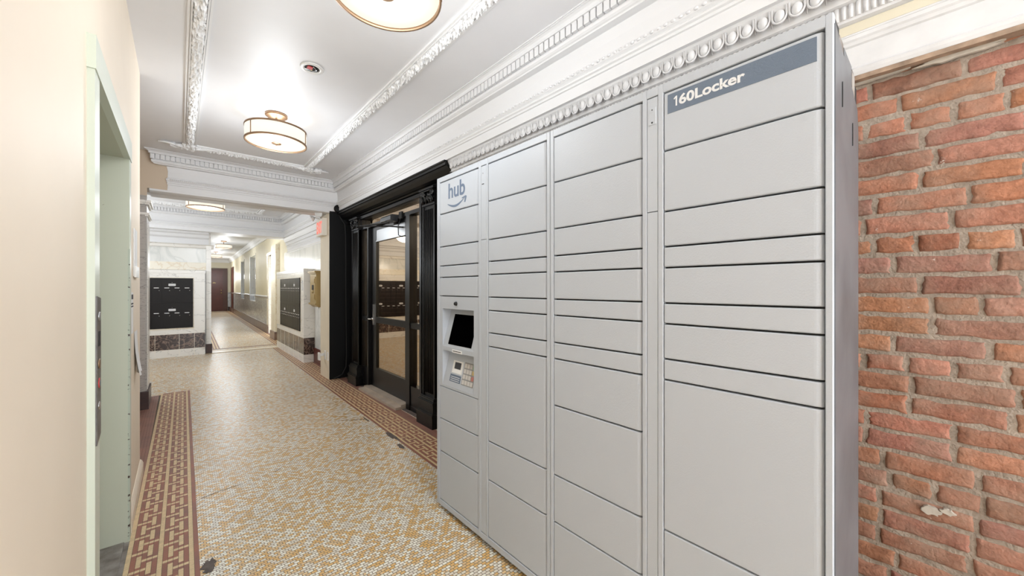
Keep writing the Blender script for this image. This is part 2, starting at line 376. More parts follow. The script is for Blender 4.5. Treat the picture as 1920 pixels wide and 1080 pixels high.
# right border: starts at its field edge and runs from behind the camera to the far block
def along(ob, x, y0, deg, flip=False):
    ob.location = (x, y0, 0); ob.rotation_euler.z = -R(deg)
    if flip: ob.scale.x = -1
b1 = key_border('right_key_border', 0, 0, 12.3, 0, extra=5); along(b1, 1.343-0.0182*2.4-0.0182*0, BK+0.1, 1.04)
b1.location.x = 1.386+(-2.5-2.385)*math.tan(R(1.04)); b1.location.y = BK+0.1
b2 = key_border('left_key_border', 0, 0, 8.9, 0, extra=0, end_cap=True); along(b2, 0.0719-(2.2-BK)*math.tan(R(.4)), BK, 0.4, flip=True)
b2.location.x = 0.0719-(2.2-BK)*math.tan(R(.4)); b2.location.y = 6.30-8.9
# plain brown band outside the left border
mb = MB()
for c in range(24):
    for r in range(150):
        mb.add([(-.182-(c+1)*U+.0006, 3.30+r*RH+.0004, .0009), (-.182-c*U-.0006, 3.30+r*RH+.0004, .0009), (-.182-c*U-.0006, 3.30+(r+1)*RH-.0004, .0009), (-.182-(c+1)*U+.0006, 3.30+(r+1)*RH-.0004, .0009)], [(0, 1, 2, 3)], 0)
mb.add([(-.66, 3.30, .0004), (-.165, 3.30, .0004), (-.165, 6.24, .0004), (-.66, 6.24, .0004)], [(0, 1, 2, 3)], 1)
mb.build('brown_tile_band', ['tile_brown', 'grout'], floor, recalc=False)
mb = MB(); mb.add([(-.62, 1.3, .0005), (-.170, 1.3, .0005), (-.170, 3.3, .0005), (-.62, 3.3, .0005)], [(0, 1, 2, 3)], 0)
mb.build('stone_edge', ['stone'], floor, recalc=False)
# cement patches where tiles have gone
def patch(cx, cy, pts, z=.0016):
    n = len(pts); vs = [(cx+a, cy+b, z) for a, b in pts]; return vs, [tuple(range(n))]
mb = MB()
for cx, cy, sx, sy, sd in ((.105, 2.255, .032, .075, 1), (.115, 2.02, .05, .06, 2), (1.40, 3.18, .03, .14, 3), (1.36, 2.92, .022, .08, 5), (1.385, 3.75, .012, .09, 8)):
    random.seed(sd); pts = [(sx*math.cos(t*math.pi/9)*random.uniform(.5, 1.15), sy*math.sin(t*math.pi/9)*random.uniform(.5, 1.15)) for t in range(18)]
    vs, fs = patch(cx, cy, pts); mb.add(vs, fs)
for x0, y0, x1, y1, ww in ((1.385, 3.75, 1.12, 3.92, .006), (.10, 3.02, .5, 3.10, .003), (.5, 3.10, .8, 3.35, .003)):
    n = 14; a = []; b = []
    for i in range(n):
        t = i/(n-1); x = x0+(x1-x0)*t; y = y0+(y1-y0)*t+random.uniform(-.008, .008); wv = ww*(1-t*.8)*random.uniform(.5, 1.4)
        a.append((x, y-wv, .0015)); b.append((x, y+wv, .0015))
    mb.add(a+b, [(i, i+1, n+i+1, n+i) for i in range(n-1)])
mb.build('cement_patch', 'cement', floor, recalc=False)
random.seed(11)
mb = MB(); mb.add([(1.78, BK, .0007), (1.90, BK, .0007), (1.90, 5.7, .0007), (1.78, 5.7, .0007)], [(0, 1, 2, 3)]); mb.build('cement_edge', 'cement', floor, recalc=False)
# corridor floor, cross band and its striped borders
cf = struct_empty('floor', (0, 0, 0), -CR)
mb = MB(); mb.add([(-.2, 9.7, .002), (2.7, 9.7, .002), (2.7, 27, .002), (-.2, 27, .002)], [(0, 1, 2, 3)]); mb.build('corridor_mosaic', 'mosaic', cf, recalc=False)
mb = MB()
for x0, x1, k in ((1.465, 1.49, 0), (1.49, 1.515, 1), (1.515, 1.54, 0), (1.54, 1.565, 1), (1.565, 1.59, 0), (1.59, 1.64, 1), (1.64, 1.70, 0), (.45, .475, 0), (.425, .45, 1), (.40, .425, 0), (.375, .40, 1), (.35, .375, 0)):
    mb.add([(x0, 10.15, .004), (x1, 10.15, .004), (x1, 26.8, .004), (x0, 26.8, .004)], [(0, 1, 2, 3)], k)
for y0, y1, k in ((9.55, 9.62, 1), (9.62, 9.80, 2), (9.80, 9.86, 1), (10.08, 10.16, 0)):
    mb.add([(.2, y0, .0045), (1.75, y0, .0045), (1.75, y1, .0045), (.2, y1, .0045)], [(0, 1, 2, 3)], k)
mb.build('striped_border', ['tile_brown', 'tile_cream', 'marble_cream'], cf, recalc=False)

# ---- ceiling
mb = MB(); mb.box(-1.9, 1.95, BK, 9.4, ZC, ZC+.1); ceil = mb.build('ceiling', 'ceiling')
# ---- left wall with the lift opening
XL = -.207
mb = MB()
mb.box(-.6, XL, BK, 1.70, 0, ZC); mb.box(-.6, XL, 2.80, 3.71, 0, ZC); mb.box(-.6, XL, 1.70, 2.80, 2.02, ZC)
wl = mb.build('wall_left', 'cream')
mb = MB(); mb.box(-1.0, -.45, 3.71, 5.70, 0, ZC); mb.build('wall_left', 'tan')
mb = MB(); mb.prism([(0, 0), (.018, 0), (.018, .065), (.012, .08), (.004, .092), (0, .092)], 2.83, 3.725, lambda p, q, t: (XL+p, t, q)); mb.build('baseboard_left', 'cream')
# lift door frame
lf = struct_empty('door_4', (-.3, 2.2, 0)); XC = -.190
mb = MB(); mb.box(XL, XC, 1.682, 1.715, 0, 1.96); mb.box(-.225, XC, 1.715, 1.77, 0, 1.96); mb.build('near_casing', 'pale_green', lf)
mb = MB(); mb.box(XL-.004, XC+.003, 1.677, 2.822, 1.96, 2.062); mb.build('header_casing', 'pale_green', lf)
mb = MB(); mb.box(XL, XC, 2.752, 2.82, 0, 1.96, 0); mb.build('far_casing', 'pale_green', lf)
mb = MB(); mb.box(-.42, XC-.002, 2.745, 2.81, 0.0, 1.965); mb.build('far_jamb', 'green', lf)
mb = MB(); mb.box(XC-.007, XC+.0008, 2.744, 2.754, 0.01, 1.5); mb.build('chipped_edge', chipped('chipped_edge_paint', (176, 184, 168), (58, 38, 30), thr=.57), lf)
mb = MB(); mb.box(-.42, -.222, 1.68, 1.75, 0, 1.965); mb.box(-.42, XC-.004, 1.72, 2.79, 1.962, 2.02); mb.build('near_jamb', 'green', lf)
mb = MB(); mb.box(-.40, -.36, 1.75, 2.24, .004, 1.965); mb.box(-.395, -.355, 2.245, 2.745, .004, 1.965); mb.build('lift_door_panel', 'green', lf)
mb = MB(); mb.box(-.42, -.21, 1.75, 2.745, 0, .006); mb.build('sill', 'stone', lf)

# ---- brick wall on the right behind the locker
mb = MB(); XB = 1.85
nx, nz = 90, 60
y0, y1, z1 = BK, 2.95, 2.08
vs = []
for j in range(nz+1):
    for i in range(nx+1):
        y = y0+(y1-y0)*i/nx; z = z1*j/nz; vs.append((XB+.0005+noise.noise(Vector((y*14, z*14, 1)))*.003-.0015, y, z))
mb.add(vs, [(j*(nx+1)+i, j*(nx+1)+i+1, (j+1)*(nx+1)+i+1, (j+1)*(nx+1)+i) for j in range(nz) for i in range(nx)], 1, True, (.3, .3, .3, 1))
mb.box(XB+.02, XB+.3, y0, y1, 0, ZC, 1)
pal = [(168, 116, 94), (150, 104, 88), (172, 120, 96), (142, 104, 94), (162, 108, 82), (178, 132, 110), (138, 100, 90), (164, 108, 78), (152, 112, 100)]
z = .004; rowi = 0
while z < 2.06:
    hh = .0575+random.uniform(-.003, .003); y = y0+random.uniform(-.1, 0)
    header_row = rowi % 6 == 3
    while y < y1:
        ln = .093 if (header_row or random.random() < .16) else random.choice((.196, .2, .205))
        gap = random.uniform(.007, .012); a = max(y, y0); b = min(y+ln, y1)
        if b-a > .03 and -1.3 < a < 1.6 or (b-a > .03 and False):
            FY = [0, .022, .05, .14, .26, .38, .5, .62, .74, .86, .95, .978, 1] if ln > .15 else [0, .045, .11, .3, .5, .7, .89, .955, 1]; FZ = [0, .07, .18, .4, .6, .82, .93, 1]; ny, nzz = len(FY)-1, len(FZ)-1; c = lin(tuple(.55*q_+.45*w_ for q_, w_ in zip(random.choice(pal), (160, 112, 90)))); k = random.uniform(.78, 1.15); c = (c[0]*k, c[1]*k*random.uniform(.94, 1.06), c[2]*k*random.uniform(.9, 1.1), 1)
            sd = random.uniform(0, 99); vs = []; tilt = random.uniform(-.002, .002); sink = random.uniform(-.003, .003)
            for j in range(nzz+1):
                for i in range(ny+1):
                    fy, fz = FY[i], FZ[j]; ed = min(fy*ln, (1-fy)*ln, fz*hh, (1-fz)*hh)
                    jit = .0048
                    py = a+fy*(b-a)+noise.noise(Vector((fy*5, fz*5, sd)))*jit*1.6; pz = z+fz*hh+noise.noise(Vector((fy*6+9, fz*3, sd)))*jit*1.4
                    px = XB-.0065+sink*.6+tilt*fz+noise.noise(Vector((py*22, pz*22, 3)))*.004+noise.noise(Vector((py*70, pz*70, 8)))*.0022
                    if ed < 1e-6: px += .0095
                    elif ed < .006: px += .0022
                    vs.append((px, py, pz))
            mb.add(vs, [(j*(ny+1)+i, j*(ny+1)+i+1, (j+1)*(ny+1)+i+1, (j+1)*(ny+1)+i) for j in range(nzz) for i in range(ny)], 0, True, c)
        y += ln+gap
    z += hh+random.uniform(.0085, .0115); rowi += 1
# plaster remains along the top and one chipped patch
for cy, cz, ry, rz, sd in ((-.04, 2.035, .10, .012, 4), (.16, 2.04, .1, .010, 6), (.015, .575, .028, .017, 9), (-.02, .585, .02, .01, 12)):
    random.seed(sd); n = 20; pts = [(cy+ry*math.cos(t*math.pi/10)*random.uniform(.55, 1.1), cz+rz*math.sin(t*math.pi/10)*random.uniform(.55, 1.1)) for t in range(n)]
    mb.add([(XB-.018, p, q) for p, q in pts]+[(XB-.006, p, q) for p, q in pts], [tuple(range(n))]+[(i, (i+1) % n, n+(i+1) % n, n+i) for i in range(n)], 2)
random.seed(21)
wr = mb.build('wall_right', ['brick', 'mortar', mat('plaster_scrap', (188, 180, 168), .8, bump=.6, bscale=60)], recalc=False)

# ---- entablature profiles: p = distance out from the x=1.85 wall line (or beam line), z height
UP = [(.12, ZC+.02), (.12, 2.656), (.205, 2.656), (.207, 2.664), (.214, 2.668), (.222, 2.676), (.224, 2.688), (.220, 2.697), (.212, 2.700), (.212, 2.757), (.240, 2.757), (.241, 2.762), (.236, 2.764), (.238, 2.772), (.244, 2.781), (.254, 2.788), (.262, 2.790), (.262, 2.793), (.270, 2.793), (.270, ZC+.02)]
MID = [(.0, 2.70), (.0, 2.39), (.150, 2.39), (.150, 2.452), (.158, 2.455), (.158, 2.468), (.166, 2.474), (.168, 2.482), (.160, 2.490), (.172, 2.500), (.176, 2.510), (.172, 2.520), (.162, 2.524), (.160, 2.534), (.151, 2.538), (.150, 2.60), (.154, 2.63), (.160, 2.657), (.150, 2.70)]
LOW = [(.0, 2.40), (.0, 2.056), (.044, 2.056), (.050, 2.066), (.054, 2.076), (.047, 2.084), (.045, 2.090), (.045, 2.160), (.052, 2.164), (.056, 2.174), (.062, 2.180), (.062, 2.192), (.056, 2.198), (.056, 2.238), (.075, 2.242), (.078, 2.250), (.078, 2.298), (.095, 2.303), (.098, 2.312), (.104, 2.330), (.112, 2.350), (.124, 2.370), (.130, 2.378), (.130, 2.40)]
def dentils(mb, a, b, place, pitch=.0415, w=.0325, p0=.205, p1=.234, z0=2.703, z1=2.7555):
    n = int((b-a)/pitch)
    for i in range(n):
        t = a+i*pitch; vs = [place(p, q, s_) for s_ in (t, t+w) for p, q in ((p0, z0), (p1, z0), (p1, z1), (p0, z1))]
        mb.add(vs, [(0, 1, 2, 3), (4, 7, 6, 5), (0, 4, 5, 1), (1, 5, 6, 2), (2, 6, 7, 3), (3, 7, 4, 0)])
def beads(mb, a, b, place, pitch=.034, p=.176, z=2.510):
    n = int((b-a)/pitch)
    for i in range(n):
        t = a+i*pitch; c = place(p, z, t); d = Vector(place(p, z, t+1))-Vector(c); rx, ry = (.012, .007) if abs(d.x) > .5 else (.007, .012)
        mb.ball(c, rx, ry, .008, 6, 4)
RW = lambda p, q, t: (XB-p, t, q)
mb = MB(); mb.prism(UP, BK, 5.64, RW); dentils(mb, BK, 5.62, RW); mb.prism(MID, BK, 5.72, RW); beads(mb, -.6, 5.68, RW)
mb.build('trim_1', 'white')
mb = MB(); mb.prism(LOW, BK, 2.80, RW)
# small teeth
t = -1.2
while t < 2.78:
    mb.tube([(XB-.078, t+.006, 2.250), (XB-.079, t+.006, 2.298)], .0075, 8); t += .0194
# egg and dart
t = -1.2
while t < 2.76:
    c = (XB-.118, t, 2.343); mb.ball(c, .018, .019, .027, 14, 8)
    ring = [(XB-.122-.006*math.sin(a_), t+.0235*math.cos(a_), 2.345-.031*math.sin(a_)) for a_ in [math.pi*k/10*1.0 for k in range(11)]]
    mb.tube([(XB-.128, t+.024, 2.374)]+ring+[(XB-.128, t-.024, 2.374)], .0042, 6)
    mb.tube([(XB-.126, t+.0277, 2.374), (XB-.120, t+.0277, 2.345), (XB-.108, t+.0277, 2.315)], [.0025, .004, .0015], 6)
    t += .0553
mb.build('trim_2', mat('weathered_white_plaster', (222, 222, 223), .55, var=.06, vscale=9, bump=.15, bscale=30))
mb = MB(); mb.box(XB-.0575, XB-.04, BK, 2.79, 2.204, 2.237); mb.build('trim_3', 'yellow')
mb = MB(); mb.box(XB-.044, XB+.01, BK, 2.79, 2.040, 2.0555); mb.build('trim_4', mat('bare_wood_batten', (176, 150, 128), .7, var=.3, vscale=20))
# ---- first beam
BY = 5.85
BW = lambda p, q, t: (t, BY-p, q)
mb = MB(); mb.box(-1.0, 1.9, 5.705, 6.12, 2.392, ZC); mb.build('wall_back', 'tan')
def raked(mb, prof, a, b, place, k, pmax, jag=0.0):
    n = len(prof); st = [a+k*(pmax-p)+random.uniform(-jag, jag) for p, q in prof]
    vs = [place(p, q, t_) for (p, q), t_ in zip(prof, st)]+[place(p, q, b) for p, q in prof]
    mb.add(vs, [(i, (i+1) % n, n+(i+1) % n, n+i) for i in range(n)]+[tuple(range(n-1, -1, -1)), tuple(range(n, 2*n))])
mb = MB(); raked(mb, UP, -.285, 1.66, BW, 1.15, .27, .004); dentils(mb, -.235, 1.6, BW); mb.build('trim_5', 'white')
mb = MB(); raked(mb, MID, -.110, 1.74, BW, .6, .176, .006); beads(mb, -.07, 1.68, BW, .017)
BS = [(.145, 2.392), (.145, 2.372), (.12, 2.362), (.05, 2.362), (.02, 2.378), (-.02, 2.362), (-.20, 2.362), (-.23, 2.372), (-.27, 2.372), (-.27, 2.392)]
mb.prism(BS, -.245, 1.60, BW)
# back face of the beam
BB = lambda p, q, t: (t, 5.97+p, q)
mb.prism(MID, -1.6, 1.74, BB); mb.prism(UP, -1.6, 1.66, BB)
mb.build('trim_6', 'white')
# ---- bay two
mb = MB(); mb.prism(UP, 6.10, 9.30, RW); dentils(mb, 6.2, 9.2, RW); mb.prism(MID, 6.10, 9.40, RW); mb.prism(LOW, 6.12, 9.60, RW); mb.build('trim_7', 'white')
BY2 = 9.50
B2 = lambda p, q, t: (t, BY2-p, q)
mb = MB(); mb.prism(UP, -1.8, 1.66, B2); dentils(mb, -1.7, 1.6, B2); mb.prism(MID, -1.8, 1.74, B2); mb.box(-1.8, 1.9, 9.40, 9.85, 2.392, 3.0); mb.build('trim_8', 'white')
mb = MB(); mb.box(-1.9, -1.75, 6.1, 9.6, 0, ZC); mb.box(-1.9, -1.0, 5.7, 6.12, 0, ZC); mb.build('wall_left', 'marble')
# left wall of the second bay that faces us, with its marble block
mb = MB()
mb.box(-1.8, .476, 9.68, 9.95, 0, 2.40, 0)
mb.box(.40, .478, 9.60, 9.95, .19, 2.14, 0)
mb.box(-1.75, .40, 9.655, 9.70, 1.65, 1.80, 1)
mb.box(-1.75, .40, 9.662, 9.70, 1.80, 2.10, 2)
mb.prism([(0, 2.08), (.05, 2.08), (.06, 2.10), (.05, 2.13), (.08, 2.15), (0, 2.15)], -1.75, .52, lambda p, q, t: (t, 9.66-p, q), 0)
mb.build('wall_front', ['marble', 'marble_cream', 'marble_green'])
mb = MB(); mb.prism([(0, 2.15), (.05, 2.15), (.05, 2.26), (.09, 2.29), (.10, 2.34), (.14, 2.36), (.14, 2.395), (0, 2.395)], -1.75, .44, lambda p, q, t: (t, 9.68-p, q)); mb.build('trim_9', 'white')
mb = MB(); mb.box(.395, .492, 9.585, 9.96, 0, .19); mb.build('baseboard_front', 'base_brown')
def marble_block(name, place, a0, a1, zt, edges, joint=.004):
    """mailbox surround: white field, dark band, white foot, cap; place(depth_out, z, along)"""
    mb = MB()
    mb.prism([(0, 0), (.115, 0), (.115, .14), (0, .14)], a0, a1, place, 0)
    mb.prism([(0, .14), (.112, .14), (.112, .43), (0, .43)], a0+.001, a1-.001, place, 1)
    mb.prism([(0, .43), (.115, .43), (.115, zt-.06), (0, zt-.06)], a0, a1, place, 0)
    mb.prism([(0, zt-.06), (.122, zt-.06), (.122, zt), (0, zt)], a0-.007, a1+.007, place, 0)
    for e in edges:
        mb.prism([(.1, .0), (.1165, .0), (.1165, .43), (.1, .43)], e-.0025, e+.0025, place, 2)
    for z_ in (.1375, .4275):
        mb.prism([(.1, z_), (.1163, z_), (.1163, z_+.004), (.1, z_+.004)], a0, a1, place, 2)
    for z_ in (.77, 1.10, 1.42):
        mb.prism([(.1, z_), (.1158, z_), (.1158, z_+.003), (.1, z_+.003)], a0, a1, place, 3)
    mb.prism([(.1, .515), (.12, .515), (.12, 1.505), (.1, 1.505)], edges[0]*0+ (a0+.04 if False else a0+.04), a1-.165, place, 4)
    return mb.build(name, ['marble', 'marble_dark', 'marble_cream', 'marble_grey', 'marble_cream'])
marble_block('trim_10', lambda p, q, t: (t, 9.645-p, q), -1.66, .38, 1.64, (-1.2, -.8, -.335, .0, .22))
# right block: face at x=1.616, 7.28..9.67
marble_block('trim_11', lambda p, q, t: (1.731-p, 9.67+7.28-t, q), 7.28, 9.67, 1.64, (7.7, 8.1, 8.5, 8.9, 9.3))
mb = MB(); mb.box(1.62, 1.80, 7.281, 9.66, 0, 1.637, 0); mb.box(1.6205, 1.79, 7.2785, 7.30, .14, .43, 1); mb.box(1.6205, 1.79, 7.2783, 7.29, .77, .773, 2); mb.box(1.6205, 1.79, 7.2783, 7.29, 1.10, 1.103, 2); mb.box(1.6205, 1.79, 7.2783, 7.29, 1.42, 1.423, 2); mb.build('trim_12', ['marble', 'marble_dark', 'marble_grey'])
# right wall of bay two
mb = MB(); mb.box(1.80, 2.0, 6.10, 9.90, 0, 2.10, 0); mb.box(1.792, 1.81, 6.12, 9.6, 1.62, 1.80, 1); mb.box(1.790, 1.81, 6.12, 9.3, 1.80, 2.06, 2)
mb.box(1.792, 1.81, 6.12, 7.28, .22, 1.62, 2); mb.build('wall_right', ['marble', 'marble_cream', 'marble_green'])
mb = MB(); mb.box(1.775, 1.81, 6.12, 7.28, 0, .25); mb.build('baseboard_right', 'base_red')
# ---- pier with the exit sign (cream flank, black face)
mb = MB(); mb.box(1.593, 1.95, 5.716, 6.15, 0, 2.392, 0); mb.build('wall_right', ['pier_cream'])
mb = MB(); mb.box(1.5945, 1.90, 5.7, 5.716, .004, 2.39); mb.build('trim_13', 'black_matte')
# ---- left pier of the first beam, grey marble with cap mouldings
mb = MB(); mb.box(-.60, -.262, 5.66, 6.08, .17, 2.30, 0); mb.box(-.60, -.275, 5.64, 5.66, .17, 2.19, 0)
for z0_, z1_, e in ((2.20, 2.22, .02), (2.22, 2.245, .035), (2.075, 2.09, .012), (2.09, 2.112, .022)):
    mb.box(-.60, -.262+e, 5.66-e, 6.08+e, z0_, z1_, 1)
mb.box(-.262, -.256, 5.70, 6.04, .20, 2.0, 1); mb.build('trim_14', ['marble_grey', 'marble'])
mb = MB(); mb.box(-.60, -.245, 5.605, 6.10, 0, .19); mb.build('baseboard_left', 'base_brown')
mb = MB(); mb.box(-.9, -.262, 5.69, 5.705, 2.24, 2.40); mb.box(-.9, -.6, 5.69, 5.71, 0, 2.4); mb.build('wall_back', 'tan')

# ---- ceiling ribs with floral band
def floral(mb, p0, p1, hw, hgt, place, seed, step=.005, nn=14):
    """lumpy half-round band; place(t, s, h)"""
    n = int((p1-p0)/step); vs = []; sm = Vector((seed, 0, 0))
    for i in range(n+1):
        t = p0+i*step
        for k in range(nn+1):
            a = math.pi*k/nn; s_ = math.cos(a); q = Vector((t*30, s_*1.6, seed))
            v1 = noise.noise(q*1.3); v2 = noise.noise(q*3.1+Vector((5, 5, 5))); cell = noise.voronoi(Vector((t*42, s_*1.8, seed)))[0][0]
            r = (.30+.9*min(1, max(0, .75-cell)*1.7))*(1+.45*v2)+.25*v1
            edge = 1 if 0 < k < nn else .0
            h = (math.sin(a)**.6)*hgt*max(.12, min(1.25, r))
            vs.append(place(t, s_*hw*(.9+.22*v2), max(0, h)))
    mb.add(vs, [(i*(nn+1)+k, i*(nn+1)+k+1, (i+1)*(nn+1)+k+1, (i+1)*(nn+1)+k) for i in range(n) for k in range(nn)], 0, False)
def rib(xc, nm, seed, ya=-.9, yb=5.2):
    mb = MB(); w = .052
    for a, b, h in ((-w, -w+.012, .012), (-w+.014, -w+.022, .018), (w-.022, w-.014, .018), (w-.012, w, .012)): mb.box(xc+a, xc+b, BK, yb, ZC-h, ZC+.01)
    floral(mb, ya, yb, .032, .036, lambda t, s_, h: (xc+s_, t, ZC-.004-h), seed); return mb.build(nm, 'floral', recalc=False)
rib(.085, 'trim_15', 3.1); rib(1.196, 'trim_16', 8.7)
mb = MB(); yc = 5.20
for a, b, h in ((-.052, -.04, .012), (-.038, -.03, .018), (.03, .038, .018), (.04, .052, .012)): mb.box(.03, 1.25, yc+a, yc+b, ZC-h, ZC+.01)
floral(mb, .03, 1.25, .032, .034, lambda t, s_, h: (t, yc+s_, ZC-.004-h), 5.5)
# acanthus corners
for cx, sg in ((.085, -1), (1.196, 1)):
    for k in range(46):
        a = random.uniform(0, 2*math.pi); rr = random.uniform(0, .11)
        mb.ball((cx+sg*.02+rr*math.cos(a)*1.25, yc+rr*math.sin(a)*.75, ZC-.014-random.uniform(0, .02)), random.uniform(.014, .034), random.uniform(.008, .02), random.uniform(.012, .024), 8, 5)
    mb.tube([(cx+sg*(.10+.045*math.cos(t_*.6)*(1-t_/15)), yc-.02+.045*math.sin(t_*.6)*(1-t_/15), ZC-.04) for t_ in range(14)], [.013-.0006*t_ for t_ in range(14)], 8)
    for q_ in (-1, 1): mb.tube([(cx+q_*(.04+.024*j), yc-.025+.014*math.sin(j*.9), ZC-.036+.002*j) for j in range(9)], [.018-.0014*j for j in range(9)], 8)
    for j in range(7): mb.ball((cx+sg*(.13+.018*j), yc+.012*math.sin(j*1.3), ZC-.014), .022-.002*j, .016-.0015*j, .018-.0015*j, 8, 5)
mb.build('trim_17', 'floral', recalc=False)
# rib in bay two
mb = MB()
for a, b, h in ((-.052, -.04, .012), (.04, .052, .012)): mb.box(-.9, 1.25, 8.95+a, 8.95+b, ZC-h, ZC+.01); mb.box(1.2+a, 1.2+b, 6.3, 8.95, ZC-h, ZC+.01)
floral(mb, -.9, 1.24, .034, .04, lambda t, s_, h: (t, 8.95+s_, ZC-.004-h), 2.2, .01, 8)
floral(mb, 6.3, 8.95, .034, .04, lambda t, s_, h: (1.2+s_, t, ZC-.004-h), 4.4, .01, 8)
mb.build('trim_18', 'floral', recalc=False)

# ================================================================== ENTRANCE (black storefront)
# wall behind it
mb = MB(); mb.box(1.90, 2.0, 2.95, 3.45, 0, 2.40); mb.box(1.90, 2.0, 5.15, 5.7, 0, 2.40); mb.box(1.86, 2.0, 2.95, 5.7, 2.245, 2.40); mb.build('wall_right', 'black')
# cornice of the door case
DC = [(.0, 2.225), (.03, 2.225), (.03, 2.262), (.05, 2.268), (.06, 2.28), (.075, 2.285), (.10, 2.30), (.135, 2.33), (.15, 2.35), (.165, 2.352), (.165, 2.372), (.175, 2.378), (.175, 2.3905), (.0, 2.3905)]
mb = MB(); mb.prism(DC, 2.775, 5.70, lambda p, q, t: (XB+.01-p, t, q))
DF = [(0, 2.212), (.02, 2.212), (.02, 2.235), (.0, 2.24)]
for z0_, p_ in ((2.150+.065, .055), (2.205+.03, .045)): mb.box(1.86-p_, 1.90, 3.42, 5.15, z0_, z0_+.018)
mb.build('trim_19', 'black')
def pilaster(nm, ya, yb, x):
    root = struct_empty(nm, (x, (ya+yb)/2, 0)); w = yb-ya; bx = 1.92
    mb = MB(); mb.box(x+.012, bx, ya, yb, .27, 2.10); n = 6
    for e in (ya, yb-.018): mb.box(x, bx, e, e+.018, .27, 2.08)
    for i in range(n):
        t0 = ya+.018+(w-.036)*(i+.5)/n
        mb.tube([(x+.012, t0, .30), (x+.012, t0, 2.05)], .010, 8)
    mb.build('shaft', 'black', root)
    mb = MB(); B = [(0, 0), (.045, 0), (.045, .10), (.05, .105), (.048, .125), (.035, .14), (.03, .15), (.03, .215), (.036, .22), (.034, .235), (.022, .245), (.018, .262), (.006, .272), (0, .272)]
    for i in range(len(B)-1):
        (p, q), (p2, q2) = B[i], B[i+1]
        if q2 > q: 
            pm = (p+p2)/2; mb.box(x-pm, bx, ya-pm*.8, yb+pm*.8, q, q2)
    mb.build('base', 'black', root)
    mb = MB(); mb.box(x-.004, bx, ya-.004, yb+.004, 2.085, 2.105); mb.box(x+.005, bx, ya+.01, yb-.01, 2.105, 2.235); mb.box(x-.03, bx, ya-.025, yb+.025, 2.228, 2.245)
    for sgn, yy in ((1, ya-.005), (-1, yb+.005)):   # volutes
        pts = [(x-.012, yy+sgn*(.022+(.026*(1-k/16))*math.cos(k*.75)), 2.195+.026*(1-k/16)*math.sin(k*.75)) for k in range(15)]
        mb.tube(pts, [.0095-.0003*k for k in range(15)], 6)
    for k in range(22):
        yy = ya+random.uniform(.0, 1)*w; zz = 2.115+random.random()*.10
        mb.ball((x-.004, yy, zz), .016, .012, .02, 8, 5)
    for k in range(4): # acanthus leaves
        yy = ya+w*(k+.5)/4; mb.tube([(x+.004, yy, 2.108), (x-.012, yy, 2.14), (x-.022, yy, 2.165), (x-.034, yy, 2.16)], [.014, .016, .012, .006], 6)
    mb.tube([(x-.018, ya, 2.22), (x-.018, yb, 2.22)], .008, 6)
    mb.build('capital', 'black', root); return root
pilaster('trim_20', 3.095, 3.325, 1.775)
pilaster('trim_21', 5.12, 5.37, 1.79)
# storefront
d1 = struct_empty('door_1', (1.83, 4.4, 0))
XF = 1.83
def fb(mb, y0, y1, z0, z1, x0=XF, x1=XF+.10): mb.box(x0, x1, y0, y1, z0, z1)
mb = MB()
fb(mb, 5.10, 5.135, 0, 2.245); fb(mb, 3.455, 3.495, 0, 2.245); fb(mb, 3.495, 5.10, 2.212, 2.245); fb(mb, 3.495, 5.10, 2.078, 2.118)
fb(mb, 4.875, 4.915, .0, 2.078); fb(mb, 3.715, 3.80, .0, 2.078)
for a, b in ((4.915, 5.10), (3.495, 3.715)): fb(mb, a, b, .03, .26, XF+.01); fb(mb, a, b, .87, .93, XF+.01); fb(mb, a, b, .0, .05, XF+.005)
mb.build('frame', 'frame', d1)
mb = MB()
for a, b in ((4.915, 5.10), (3.495, 3.715)): mb.box(XF+.045, XF+.051, a, b, .26, .87); mb.box(XF+.045, XF+.051, a, b, .93, 2.078)
mb.box(XF+.045, XF+.051, 3.495, 5.10, 2.118, 2.212); mb.build('sidelight_glass', 'glass', d1)
mb = MB(); XD = 1.87
mb.box(XD, XD+.045, 4.72, 4.872, .03, 2.07); mb.box(XD, XD+.045, 3.803, 3.90, .03, 2.07); mb.box(XD, XD+.045, 3.90, 4.72, .03, .285); mb.box(XD, XD+.045, 3.90, 4.72, .86, .935); mb.box(XD+.001, XD+.045, 3.90, 4.72, 2.03, 2.07)
leaf = mb.build('door_leaf', 'frame', d1)
mb = MB(); mb.box(XD+.02, XD+.026, 3.90, 4.72, .285, .86); mb.box(XD+.02, XD+.026, 3.90, 4.72, .935, 1.885); mb.build('glass', 'glass', leaf)
mb = MB(); mb.box(XD+.004, XD+.04, 3.90, 4.72, 1.885, 2.03); mb.box(XD-.002, XD+.01, 3.90, 4.72, 1.885, 1.897); mb.build('top_rail_panel', 'alu', leaf)
mb = MB(); mb.box(XD-.012, XD, 4.77, 4.805, .83, 1.09); mb.tube([(XD-.012, 4.788, .905), (XD-.055, 4.788, .905), (XD-.058, 4.80, .905), (XD-.058, 4.88, .905)], .010, 10); mb.lathe([(0, -.02), (.016, -.018), (.016, 0)], (XD-.012, 4.788, .905), 'x', 20); mb.build('lever_handle', 'chrome', leaf)
